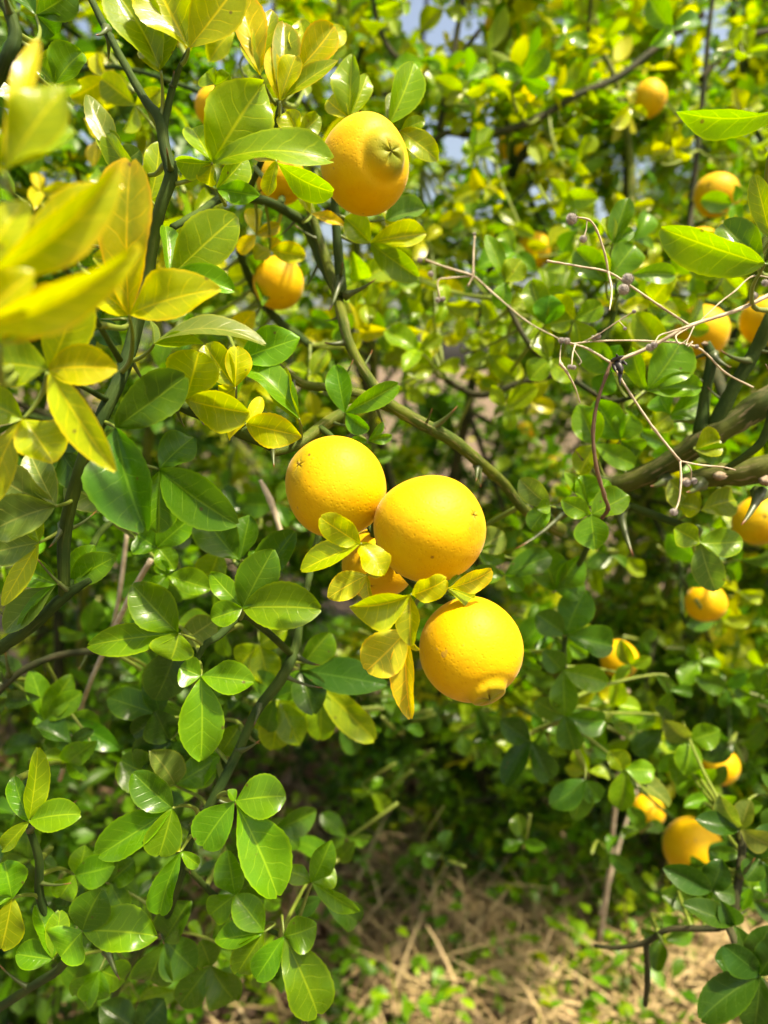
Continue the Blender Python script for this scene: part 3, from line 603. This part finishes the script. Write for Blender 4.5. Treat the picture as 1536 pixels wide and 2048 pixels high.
filler(R, 20, 1040, 1536, 40, 480, .55, .75, 'mlyg')
filler(R, 30, 900, 1536, 500, 1500, .62, .95, 'mlly')
filler(R, 22, 800, 1090, 540, 780, .60, .95, 'llyl')
filler(R, 22, 860, 1100, 200, 740, .68, 1.0, 'lyl')
filler(R, 10, 740, 980, -20, 140, .62, .9, 'lym')
filler(R, 26, 850, 1180, 120, 500, .62, .85, 'lmyl')
print('near leaves', N_LEAF)

# ------------------------------------------------------------------ shrubs of the thicket behind
def tri_template(seed, nt=7, ns=5):
    r = np.random.default_rng(seed); Vs, Qs, U, off = [], [], [], 0
    for ang, L in ((0, 1.0), (math.radians(100+r.normal()*10), .72), (math.radians(-100+r.normal()*10), .72)):
        V, Q, uv = leaflet(L, L*r.uniform(.40, .52), a=.9, b=.62, fold=r.uniform(.15, .45), curl=r.uniform(.02, .12), wave=.03, ph=r.uniform(0, 6), nt=nt, ns=ns, teeth=0, notch=0)
        tilt = r.normal()*.35; c, s = math.cos(tilt), math.sin(tilt)
        V = np.stack((V[:, 0]*c - V[:, 2]*s, V[:, 1], V[:, 0]*s + V[:, 2]*c), -1)
        c, s = math.cos(ang), math.sin(ang); V = np.stack((V[:, 0]*c - V[:, 1]*s, V[:, 0]*s + V[:, 1]*c, V[:, 2]), -1)
        Vs.append(V); Qs.append(Q+off); U.append(uv); off += len(V)
    Vs = np.vstack(Vs); Vs[:, 0] += .22
    # a thin leaf stalk
    n0 = len(Vs); st = np.array([(0, -.012, 0), (0, .012, 0), (.22, .012, .02), (.22, -.012, .02), (0, 0, .02), (0, 0, .02), (.22, 0, .035), (.22, 0, .035)])
    Vs = np.vstack((Vs, st)); U.append(np.full((8, 2), .5)); Qs.append(np.array([(0, 1, 2, 3), (0, 3, 6, 4), (1, 5, 7, 2)]) + n0)
    return Vs, np.vstack(Qs), np.vstack(U)
TPL_ME = [big_mesh('leaf', V, Q, uv, mat=M_LEAFO) for V, Q, uv in [tri_template(i) for i in range(7)]]
TPL = [tri_template(i, 5, 3) for i in range(7)]
BACK = []          # points on the branches behind, for the fruits to hang from
def thicket_shrub(loc, label, crown, n_br, per, keys, zmin, near, seed, size=(.019, .044), spread=.055):
    "crown: centre and radii of the leafy volume; per: leaves to a branch"
    r = np.random.default_rng(seed); rp = random.Random(seed)
    root = shrub_root('citrus_shrub', loc, label, 'shrub', GRP); r0 = np.array(loc, float)
    cc, cr = np.array(crown[0]), np.array(crown[1])
    limbs = []
    for i in range(7):
        a = i*.9 + r.uniform(0, .6); e = cc + cr*np.array((math.cos(a)*.6, math.sin(a)*.6, r.uniform(-.1, .8)))
        m = r0*.45 + e*.55 + np.array((r.normal()*.07, r.normal()*.07, -.05)); b = r0 + np.array((r.normal()*.03, r.normal()*.03, -.03))
        path = spline(np.array([b, b*.75 + m*.25 + r.normal(size=3)*.03, m, e]), 15); path[1:-1] += r.normal(size=(13, 3))*.006
        V, F, uv = tube_geo(path - r0, np.linspace(.017, .005, 15), 8, .04, 0, seed+i)
        obj('limb', mesh_from('limb', V, F, uv, M_DARKBARK if i % 2 else M_MIXBARK), root); limbs.append(path)
    allp = np.vstack(limbs)
    LP, LD = [], []
    for i in range(n_br):
        for _ in range(60):
            u = r.normal(size=3); u *= r.uniform(.25, 1)**.5/np.linalg.norm(u); e = cc + cr*u
            x, y, d = proj(e)
            if e[2] < zmin(e): continue
            if 0 < d < near and -150 < x < 1700 and -200 < y < 2250: continue
            break
        else: continue
        b = allp[np.argmin(np.linalg.norm(allp - e, axis=1) + r.uniform(0, .10, len(allp)))]
        path = spline(np.array([b, b*.5 + e*.5 + r.normal(size=3)*.04, e]), 9)
        qx, qy, qd = proj(path); q = (qd > 0) & (qd < near*.8) & (qx > -150) & (qx < 1700) & (qy > -200) & (qy < 2250)
        if q.any(): continue
        V, F, uv = tube_geo(path - r0, np.linspace(.0045, .0014, 9), 6, .04)
        obj('branch', mesh_from('branch', V, F, uv, M_DARKBARK if i % 3 else M_GREENBARK), root); BACK.extend(path[3:])
        L = np.linalg.norm(path[-1]-path[0])
        for j in range(per):
            t = r.uniform(.15, 1)**.6*(len(path)-1.001); k = int(t); p = path[k]*(1-t+k) + path[k+1]*(t-k)
            dr = r.normal(size=3); dr[2] = dr[2]*.6 + .15; dr = unit(dr + .5*unit(path[k+1]-path[k])); o = r.uniform(0, 1)**2*spread
            LP.append(p + dr*o); LD.append(dr)
    LP, LD = np.array(LP), np.array(LD)
    x, y, d = proj(LP); keep = ~((d > 0) & (d < near) & (x > -250) & (x < 1800) & (y > -300) & (y < 2350)) & np.array([p[2] > zmin(p)-.08 for p in LP])
    LP, LD = LP[keep], LD[keep]; n = len(LP); x, y, d = proj(LP)
    sz = r.uniform(*size, n); ki = r.integers(0, len(TPL), n)
    upv = np.array((0, 0, 1.0)) + r.normal(size=(n, 3))*.55; Z = upv - LD*np.sum(upv*LD, 1)[:, None]; Z /= np.linalg.norm(Z, axis=1)[:, None]
    Yv = np.cross(Z, LD); Rm = np.stack((LD, Yv, Z), -1)              # columns
    high = np.clip((LP[:, 2]-1.0)/.6, 0, 1)
    cols = np.array([jit(rp.choice(keys + ('yYl' if rp.random() < hh*.8 else '')), .14) for hh in high])  # yellowed leaves up high; lime tones also put sun-through glow into the colour
    vis = (d > 0.05) & (x > -20) & (x < 1556) & (y > -20) & (y < 2068)
    score = np.where(vis, sz/np.maximum(d, .05), 0); order = np.argsort(-score); single = [i for i in order[:290] if score[i] > 0]
    for i in single:
        o = obj('leaf', TPL_ME[ki[i]], root)
        m = np.eye(4); m[:3, :3] = Rm[i]*sz[i]; m[:3, 3] = LP[i]-r0; o.matrix_local = Matrix(m.tolist()); o.color = tuple(cols[i])
    rest = np.ones(n, bool); rest[single] = False
    Vs, Qs, Us, Cs, off = [], [], [], [], 0
    for k, (V, Q, uv) in enumerate(TPL):
        idx = np.where(rest & (ki == k))[0]
        if not len(idx): continue
        W = np.einsum('nij,vj->nvi', Rm[idx]*sz[idx][:, None, None], V) + (LP[idx]-r0)[:, None, :]
        Vs.append(W.reshape(-1, 3)); m = len(V); Qs.append((Q[None] + (np.arange(len(idx))*m)[:, None, None]).reshape(-1, 4) + off)
        Us.append(np.tile(uv, (len(idx), 1))); Cs.append(np.repeat(cols[idx], m, 0)); off += len(idx)*m
    if Vs: obj('foliage', big_mesh('foliage', np.vstack(Vs), np.vstack(Qs), np.vstack(Us), np.vstack(Cs), M_LEAFS), root, kind='stuff')
    print('shrub', seed, 'leaves', n, 'single', len(single))
    return root
def zfloor(e):      # the thicket is open near the ground where the dry grass shows
    if -.30 < e[0] < 1.0: return max(.10, .97 - .72*e[1])
    return .08
low = lambda e: .05
thicket_shrub((.25, 1.45, 0), 'citrus shrub behind the fruit cluster, its skirts lifted above dry grass', ((.22, 1.15, 1.10), (.64, .45, .72)), 140, 46, 'mmlyl', zfloor, .62, 11)
thicket_shrub((-.60, 1.0, 0), 'dense green citrus shrub behind the dark left-hand stem', ((-.60, .95, .90), (.54, .50, .95)), 150, 50, 'gdgmg', low, .58, 12)  # dark keys: the shade in this part is put into the leaf colours
thicket_shrub((.98, 1.5, 0), 'citrus shrub with small hanging fruits and pale glossy leaves beyond scaly limb', ((.95, 1.38, 1.05), (.62, .45, 1.0)), 150, 48, 'mmlyl', zfloor, .70, 13)
thicket_shrub((.20, 1.85, 0), 'shaded citrus shrub rising at the far edge of the dry grass', ((.20, 1.75, .50), (1.1, .42, .66)), 180, 40, 'gmdmg', low, .7, 14)
thicket_shrub((-1.05, 1.95, 0), 'far citrus shrub deep in the thicket behind dense green shrub', ((-1.0, 1.95, 1.35), (1.0, .5, 1.4)), 180, 36, 'mlyly', low, .7, 15, (.032, .050))
thicket_shrub((1.45, 2.0, 0), 'far citrus shrub with open sunny crown where sky shows through', ((1.30, 2.0, 1.15), (1.0, .5, 1.25)), 180, 36, 'mlyly', low, .7, 16, (.032, .050))
thicket_shrub((.1, 2.8, 0), 'farthest tall citrus shrub closing off the thicket', ((0, 2.75, 1.5), (2.4, .5, 1.75)), 330, 36, 'mlyly', low, .7, 17, (.046, .072), .10)
thicket_shrub((.62, 1.28, 0), 'low spreading citrus shrub growing over the dry grass by the low fruits', ((.48, 1.32, .30), (.62, .26, .32)), 90, 34, 'mglmd', low, .7, 19)

# ------------------------------------------------------------------ fruits
def fruit(label, x, y, rpx, d, nip, nub=.12, green=.5, tall=1.0, stem=None, seed=0, group=None, ring=0., collar=.26):
    """nip: pixel offset of the blossom end from the centre, in radii"""
    r = rpx/FPX*d; C = P(x, y, d); nx, ny = nip; q = math.hypot(nx, ny)
    if q > .97: nx, ny = nx/q*.97, ny/q*.97
    nz = math.sqrt(max(0, 1-nx*nx-ny*ny)); vd = unit(C-CAM); rt = unit(np.cross(vd, UP)); uv_ = np.cross(rt, vd); pole = unit(rt*nx - uv_*ny - vd*nz)
    rr = np.random.default_rng(seed); hero = rpx > 60
    nth, nph = (72, 96) if hero else (28, 32)
    th = np.linspace(0, math.pi, nth)**1.0; ph = np.arange(nph)*2*math.pi/nph
    TH, PH = np.meshgrid(th, ph, indexing='ij')
    rad = 1 + .022*np.cos(2*PH+rr.uniform(0, 6))*np.sin(TH)**2 + .016*np.cos(3*PH + TH*2 + rr.uniform(0, 6))*np.sin(TH)
    bump = 1/(1+np.exp((TH-collar)/.055))                     # nub with a shoulder
    rad += nub*bump - .025*np.exp(-((TH-collar*1.45)/.10)**2)*(nub > .03) + ring*np.exp(-((TH-collar)/.05)**2)
    star = np.abs(np.cos(2.5*PH + .4*np.sin(3*PH)))
    rad -= (.035 if nub > .05 else .03)*np.exp(-(TH/(.10 if nub < .05 else .16))**2)*(1.25-star)
    if nub > .05: rad -= .022*(1-star)**1.5*np.exp(-((TH-.12)/.16)**2)*(1+.5*np.cos(PH+seed))
    rad -= .05*np.exp(-((math.pi-TH)/.16)**2)
    X = rad*np.sin(TH)*np.cos(PH); Y = rad*np.sin(TH)*np.sin(PH); Z = rad*np.cos(TH)
    V = np.stack((X, Y, Z), -1).reshape(-1, 3)*r
    i = np.arange(nth*nph).reshape(nth, nph); Q = np.stack((i[:-1], i[1:], np.roll(i[1:], -1, 1), np.roll(i[:-1], -1, 1)), -1).reshape(-1, 4)
    g = green*(1/(1+np.exp((TH-(collar*1.05 if nub > .05 else .30)*(1+.22*np.cos(PH*2+seed)))/(.085)))); dark = .8*np.exp(-(TH/.03)**2)+.07*np.exp(-(TH/.10)**2)*(1-star)
    tint = np.stack((g, np.clip(dark, 0, 1), 0*g, 0*g+1), -1).reshape(-1, 4)
    zv = Vector(pole); quat = zv.to_track_quat('Z', 'Y')
    M = quat.to_matrix(); Vw = V @ np.array(M).T
    if tall != 1.0:
        up = UP; Vw = Vw + np.outer(Vw @ up, up)*(tall-1)
    o = obj('citrus_fruit', big_mesh('citrus_fruit', Vw, Q, tint=tint, mat=M_RIND), None, C, label=label, category='fruit')
    if group: o['group'] = group
    # stalk from the other pole to the wood that carries it
    base = C - pole*r*.93
    if stem: E = P(*stem)
    else:
        B = np.array(BACK); E = B[np.argmin(np.linalg.norm(B - base, axis=1))]
    D = np.linalg.norm(E-base); k1 = base - pole*min(.012, D*.3)
    path = spline(np.array([base, k1, (k1+E)/2 + np.array((0, 0, .06*D)), E]), 10)
    Vt, F, uv = tube_geo(path - C, np.linspace(.0017, .0024, 10)*(1 if hero else .9), 7, .03)
    obj('stalk', mesh_from('stalk', Vt, F, uv, M_GREENBARK), o)
    if hero:   # dry scar at the blossom end
        n = 10; a = np.arange(n)*2*math.pi/n; rs = r*.018*(1+.35*np.cos(2.5*a)**2)
        top = (1 + nub - (.05 if nub > .05 else .035))*r
        t1 = unit(np.cross(pole, (0.3, .1, .9))); t2 = np.cross(pole, t1)
        Vc = [pole*top + (t1*math.cos(q)+t2*math.sin(q))*s for q, s in zip(a, rs)] + [pole*(top+r*.02)]
        obj('blossom_scar', mesh_from('blossom_scar', Vc, [(j, (j+1) % n, n) for j in range(n)], None, M_SCAR), o)
    return o
fruit('tall ripe yellow fruit with knobbly green blossom end, hanging topmost', 730, 331, 89, .325, (.50, -.26), .13, 1.0, 1.04, (690, 360, .38), 1, collar=.40)
fruit('ripe yellow fruit with small flat star scar, touching the largest fruit', 672, 973, 102, .300, (-.70, -.42), .0, .55, 1.0, (750, 1075, .325), 2, collar=.16)
fruit('largest ripe yellow fruit of the cluster with faint green dimple', 859, 1057, 111, .285, (.77, -.24), .01, .6, .985, (800, 1140, .315), 3, collar=.18)
fruit('ripe yellow fruit with collared nub pointing down, lowest of the cluster', 941, 1298, 101, .285, (.34, .84), .08, .9, 1.04, (880, 1198, .305), 4, ring=.035, collar=.31)
fruit('orange fruit half hidden behind yellowed leaves under the largest fruit', 757, 1126, 74, .335, (-.2, .6), .0, .2, 1.0, (785, 1122, .319), 5, collar=.2)
fruit('small yellow fruit with green top, blurred, beside a slender green branch', 557, 566, 52, .50, (.35, -.75), .03, .5, 1.0, (535, 615, .515), 6)
fruit('greenish yellow fruit half hidden under a broad leaf beside topmost fruit', 562, 358, 50, .42, (-.1, -.5), .0, .3, .95, (560, 408, .395), 7)
BF = 'blurred fruits in the thicket'
bfl = 'small blurred yellow fruit hanging in the thicket behind'
for i, (x, y, rp, d, l) in enumerate([
   (1433,390,44,.66,'blurred orange-yellow fruit with green blossom spot above a broad curled leaf'), (1400,497,40,.76,'dim shaded fruit beneath the broad curled leaf'), (868,152,32,.82,'small blurred fruit among leaves beside topmost fruit'), (1298,198,34,.80,'small blurred fruit below the bright gap of sky'), (1020,292,27,.95,bfl),
   (1068,500,36,.82,'dim fruit behind the dry weed burrs'), (1404,664,52,.56,'orange fruit behind the dry weed junction and forked green branch'), (1530,640,48,.60,'orange fruit behind the long dry weed stem where it leaves the forked branch'), (1516,1042,48,.56,'shaded orange fruit tucked under the scaly limb'),
   (1412,1206,40,.62,'small blurred fruit under the hanging three-part leaf by the scaly limb'), (1238,1318,38,.64,'dull green-yellow fruit behind green leaves beside the lowest ripe fruit'), (1440,1532,36,.80,'small fruit hanging just above the two low bright fruits'), (1296,1622,32,.74,'small bright fruit next to the dry stems over dark hollow'), (1386,1696,58,.64,'large blurred yellow fruit low down above shaded dark leaves'),
   (1000,48,32,.92,bfl), (428,215,38,.50,'fruit peeping between yellow leaves left of topmost fruit'), (1400,690,38,.62,bfl), (1050,866,20,1.2,bfl), (1100,930,18,1.2,bfl)]):
    fruit(l, x, y, rp, d, (random.uniform(-.7, .7), random.uniform(-.5, .7)), .02, .35, random.uniform(.95, 1.05), None, 20+i, BF if l == bfl else None)

# ------------------------------------------------------------------ dry weed with burrs, tangled in the right-hand shrub
WD = shrub_root('dry_weed', P(1220, 728, .325), 'dry brown weed stems with small round burrs tangled across the scaly limb', 'weed')
w0 = np.array(WD.location)
def stem(pts, mat=M_WEED, name='stem', sides=7):
    W = np.array([np.append(P(x, y, d), .86*w/2/FPX*d) for x, y, d, w in pts]); S = spline(W, (len(pts)-1)*6+1)
    kn = 1 + .25*(np.arange(len(S)) % 6 == 0)
    V, F, uv = tube_geo(S[:, :3]-w0, S[:, 3]*kn, sides, .12, 0, int(pts[0][0]))
    return obj(name, mesh_from(name, V, F, uv, mat), WD)
stem([(1640,545,.33,9),(1536,592,.33,9),(1470,622,.328,9),(1380,652,.325,9),(1300,694,.325,8.5),(1222,726,.325,8)])
stem([(1222,724,.325,8),(1212,752,.325,8),(1196,800,.326,8),(1186,860,.328,9),(1192,930,.33,9),(1208,990,.335,9),(1216,1018,.34,10),(1204,1036,.345,9)], M_WEEDDARK)
stem([(1380,652,.325,5.5),(1320,612,.325,5),(1255,568,.325,5),(1215,544,.325,5),(1160,533,.32,4.5),(1094,522,.315,5)])
stem([(1216,544,.325,5),(1210,510,.322,5),(1194,462,.318,5),(1178,440,.315,4.5),(1150,434,.312,3.5)])
stem([(1216,544,.325,6),(1223,575,.32,5),(1222,600,.31,4),(1219,620,.305,3)])
stem([(1174,440,.315,3),(1172,460,.315,3),(1166,478,.315,3)])
stem([(1222,726,.325,5),(1180,700,.325,5),(1148,688,.325,4.5),(1128,683,.325,3)])
stem([(1140,688,.325,3),(1200,682,.325,4),(1290,682,.325,4),(1390,693,.325,4.5),(1450,745,.335,4.5),(1506,775,.345,4)])
stem([(1166,684,.326,2.5),(1195,670,.322,3),(1240,640,.318,3),(1266,624,.315,2.5)]); stem([(1238,642,.318,2),(1250,655,.316,2)])
stem([(1228,735,.325,5),(1262,790,.322,5.5),(1310,860,.32,5.5),(1360,922,.318,5.5)])
stem([(1360,922,.318,5),(1362,960,.315,5),(1358,1000,.312,4.5),(1350,1022,.31,4)])
stem([(1360,922,.318,4),(1400,930,.32,4),(1445,934,.325,3.5),(1470,940,.33,3)])
stem([(1372,925,.32,3),(1382,940,.322,3),(1382,958,.325,3)])
stem([(1380,652,.325,4),(1340,664,.32,4),(1318,672,.318,3),(1306,692,.316,2.5)])
stem([(1392,650,.325,3),(1440,605,.33,3),(1470,582,.335,3),(1504,553,.34,3),(1545,556,.34,2.5)])
stem([(1150,690,.325,4),(1145,710,.32,3.5),(1143,735,.318,3)]); stem([(1148,700,.324,2),(1162,722,.32,2),(1158,730,.32,2)])
stem([(1122,690,.325,2),(1120,715,.322,2),(1122,728,.32,8),(1134,745,.32,6),(1150,775,.322,3.5),(1160,805,.325,2.5)], M_WEED)
stem([(850,520,.40,5),(900,537,.40,5),(946,552,.40,5),(970,572,.41,4)]); stem([(946,552,.40,6),(947,510,.40,4.5),(949,472,.40,4)]); stem([(946,552,.40,4),(900,556,.40,4),(876,562,.40,3.5),(880,598,.40,3.5)]); stem([(946,552,.40,5),(936,572,.40,4)])
stem([(970,572,.41,4),(1050,640,.38,3.5),(1128,683,.326,3)])
stem([(1378,655,.325,3),(1352,672,.32,4),(1360,688,.318,3.5),(1378,676,.317,2)]); stem([(1388,652,.325,3),(1372,690,.32,2.5),(1384,684,.318,4),(1376,694,.317,2)])
def burr(x, y, d, w):
    c = P(x, y, d); r = w/2/FPX*d; V, F = [], []; n = 90
    for i in range(9):
        a = math.pi*i/8
        for j in range(12): V.append((r*.82*math.sin(a)*math.cos(j*math.pi/6), r*.82*math.sin(a)*math.sin(j*math.pi/6), r*.82*math.cos(a)))
    F = [(i*12+j, (i+1)*12+j, (i+1)*12+(j+1) % 12, i*12+(j+1) % 12) for i in range(8) for j in range(12)]
    for i in range(n):
        z = 1-2*(i+.5)/n; a = i*2.39996; s = math.sqrt(1-z*z); u = np.array((s*math.cos(a), s*math.sin(a), z)); t = unit(np.cross(u, (.2, .5, .8))); b = np.cross(u, t); k = len(V)
        for q in range(3): V.append(u*r*.78 + (t*math.cos(q*2.1)+b*math.sin(q*2.1))*r*.09)
        V.append(u*r*1.12 + t*r*.08); F += [(k, k+1, k+3), (k+1, k+2, k+3), (k+2, k, k+3)]
    obj('burr', mesh_from('burr', V, F, None, M_BURR, False), WD, c-w0)
for b in [(1144,438,.312,25),(1167,478,.315,17),(1256,558,.322,25),(1248,579,.318,25),(1123,681,.325,14),(1134,682,.323,15),(1188,676,.324,12),(1196,673,.323,13),(1300,695,.315,17),(1308,690,.314,15),(1140,734,.318,11),(1148,735,.317,11),(1348,1024,.31,17),(1508,592,.325,17),(1531,566,.33,16),(1268,623,.315,9),(1250,657,.316,8),(1374,966,.325,16),(1388,962,.325,15),(840,520,.40,12),(862,548,.40,13),(876,600,.40,12),(886,598,.40,11),(800,551,.41,10),(949,468,.40,8),(1393,693,.325,10)]: burr(*b)
# shrivelled black husk caught on the stem
hs = P(1238, 738, .322); V, F = [], []
for i, (a, b, w) in enumerate([((1222,722),(1248,712),9),((1232,722),(1244,748),16),((1240,720),(1240,772),9),((1226,728),(1232,744),8),((1244,722),(1254,730),7),((1236,716),(1232,708),6)]):
    pa, pb = P(*a, .322), P(*b, .318); t = np.linspace(0, 1, 6)[:, None]; pth = pa*(1-t)+pb*t
    v, f, _ = tube_geo(pth-hs, w/2/FPX*.32*np.array((.5, 1, 1.1, .9, .6, .15)), 6, .15, 0, i); F += [tuple(k+len(V) for k in q) for q in f]; V += v
obj('shrivelled_husk', mesh_from('shrivelled_husk', V, F, None, M_BLACK), None, hs, label='small shrivelled black husk caught at the bend of the dry weed', category='husk')

# ------------------------------------------------------------------ dry stalks standing in the shrubs
def stalk(pts, label, mat=M_WEED):
    W = np.array([np.append(P(x, y, d), w/2/FPX*d) for x, y, d, w in pts]); S = spline(W, (len(pts)-1)*6+1); o0 = S[0, :3]
    V, F, uv = tube_geo(S[:, :3]-o0, S[:, 3], 7, .05)
    obj('dry_stalk', mesh_from('dry_stalk', V, F, uv, mat), None, o0, label=label, category='stalk', group='dry stalks among the shrubs')
stalk([(302,1120,.40,12),(262,1190,.41,11),(210,1300,.43,10),(168,1400,.45,9),(120,1560,.50,9)], 'straight pale dry stalk slanting behind crisp green left-hand leaves')
stalk([(255,1060,.46,9),(240,1180,.47,9),(225,1260,.48,8)], 'thin dry stalk upright beside a straight slanting pale one')
stalk([(520,960,.42,8),(540,1000,.42,14),(560,1060,.42,10),(575,1130,.43,5)], 'short broken straw stub left of the fruit cluster')
stalk([(1256,1380,.75,7),(1235,1560,.78,8),(1218,1750,.82,9),(1200,1880,.86,9)], 'tall dry stem standing in front of dark hollow by the low fruits')
stalk([(1200,1830,.9,8),(1235,1700,.9,7),(1280,1560,.9,5)], 'second tall dry stem leaning across the low fruits')

# ------------------------------------------------------------------ dry grass, litter and small weeds on the ground
def blades(name, n, sampler, mat, label, cat, seg=4, tint=None):
    Vs, Qs = [], []; off = 0
    for k in range(n):
        p, dr, L, w, droop, side = sampler()
        t = np.linspace(0, 1, seg+1)[:, None]; path = p + dr*L*t + np.array((0, 0, -1))*droop*L*t*t
        path[:, 2] = np.maximum(path[:, 2], .004); wd = w*(1-.65*t)
        th = np.cross(side, dr)*w*.35
        Vs += [path - side*wd, path + th*(1-t*.6), path + side*wd]; m = seg+1
        i = np.arange(seg)
        for a, b in ((0, m), (m, 2*m)): Qs.append(np.stack((off+a+i, off+a+i+1, off+b+i+1, off+b+i), -1))
        off += 3*m
    return obj(name, big_mesh(name, np.vstack(Vs), np.vstack(Qs), mat=mat), None, kind='stuff', label=label, category=cat)
def gpos(near=.75, far=2.3):
    y = rng.uniform(near, far); x = rng.uniform(-.75*y-.1, .8*y+.2); return np.array((x, y, rng.uniform(0, .03)))
def straw():
    p = gpos() if rng.random() < .35 else np.array((rng.uniform(.0, .95), rng.uniform(.85, 1.35), 0)); p[2] = rng.uniform(.005, .10); a = rng.uniform(0, 2*math.pi); e = abs(rng.normal())*.28 if rng.random() < .95 else rng.uniform(.5, 1.3)
    dr = np.array((math.cos(a)*math.cos(e), math.sin(a)*math.cos(e), math.sin(e))); side = unit(np.cross(dr, (0, 0, 1)) + 1e-5)
    return p, dr, rng.uniform(.08, .30), rng.uniform(.0014, .0040), rng.uniform(0, .5)*math.sin(e), side
blades('dry_grass', 3600, straw, M_STRAW, 'tangled pale dry grass straw matted over the ground', 'grass')
def chip():
    p = gpos(); p[2] = rng.uniform(.004, .05); a = rng.uniform(0, 2*math.pi); e = rng.uniform(-.1, .9)
    dr = np.array((math.cos(a)*math.cos(e), math.sin(a)*math.cos(e), math.sin(e))); side = unit(np.cross(dr, rng.normal(size=3)))
    return p, dr, rng.uniform(.02, .05), rng.uniform(.006, .016), rng.uniform(-.3, .6), side
blades('leaf_litter', 11000, chip, M_LITTER, 'curled brown dead leaves scattered under the shrubs', 'leaf litter', 3)
# low green weeds: small oval leaves on thin stems
def small_weeds():
    Vs, Qs, Us, Cs, off = [], [], [], [], 0
    V0, Q0, U0 = leaflet(1, .55, nt=5, ns=3, fold=.25, curl=.08, teeth=0, notch=0)
    for k in range(800):
        p = gpos(.85, 2.2); c0 = np.array(jit(random.choice('gmmlg'), .2)); h = rng.uniform(.05, .24)
        for j in range(rng.integers(6, 14)):
            f = rng.uniform(.25, 1); b = p + np.array((rng.normal()*.035*f, rng.normal()*.035*f, h*f)); a = rng.uniform(0, 6.28); e = rng.uniform(-.1, .7)
            dr = np.array((math.cos(a)*math.cos(e), math.sin(a)*math.cos(e), math.sin(e))); s = unit(np.cross((0, 0, 1), dr) + rng.normal(size=3)*.25); s = unit(s - dr*(s@dr)); z = np.cross(dr, s); L = rng.uniform(.016, .036)
            Vs.append(b + L*(V0[:, :1]*dr + V0[:, 1:2]*s + V0[:, 2:]*z)); Qs.append(Q0+off); Us.append(U0); Cs.append(np.tile(c0, (len(V0), 1))); off += len(V0)
        # stem
        t = unit(np.array((rng.normal()*.15, rng.normal()*.15, 1))); s = np.array((.0007, 0, 0)); q = np.array((0, .0007, 0))
        Vs.append(np.array((p-s-q, p+s-q, p+t*h+s, p+t*h-s))); Qs.append(np.array([(0, 1, 2, 3)])+off); Us.append(np.full((4, 2), .5)); Cs.append(np.tile(c0, (4, 1))); off += 4
    obj('ground_weeds', big_mesh('ground_weeds', np.vstack(Vs), np.vstack(Qs), np.vstack(Us), np.vstack(Cs), M_LEAFS), None, kind='stuff', label='low green weeds with small oval leaves growing through the dry grass', category='weeds')
small_weeds()
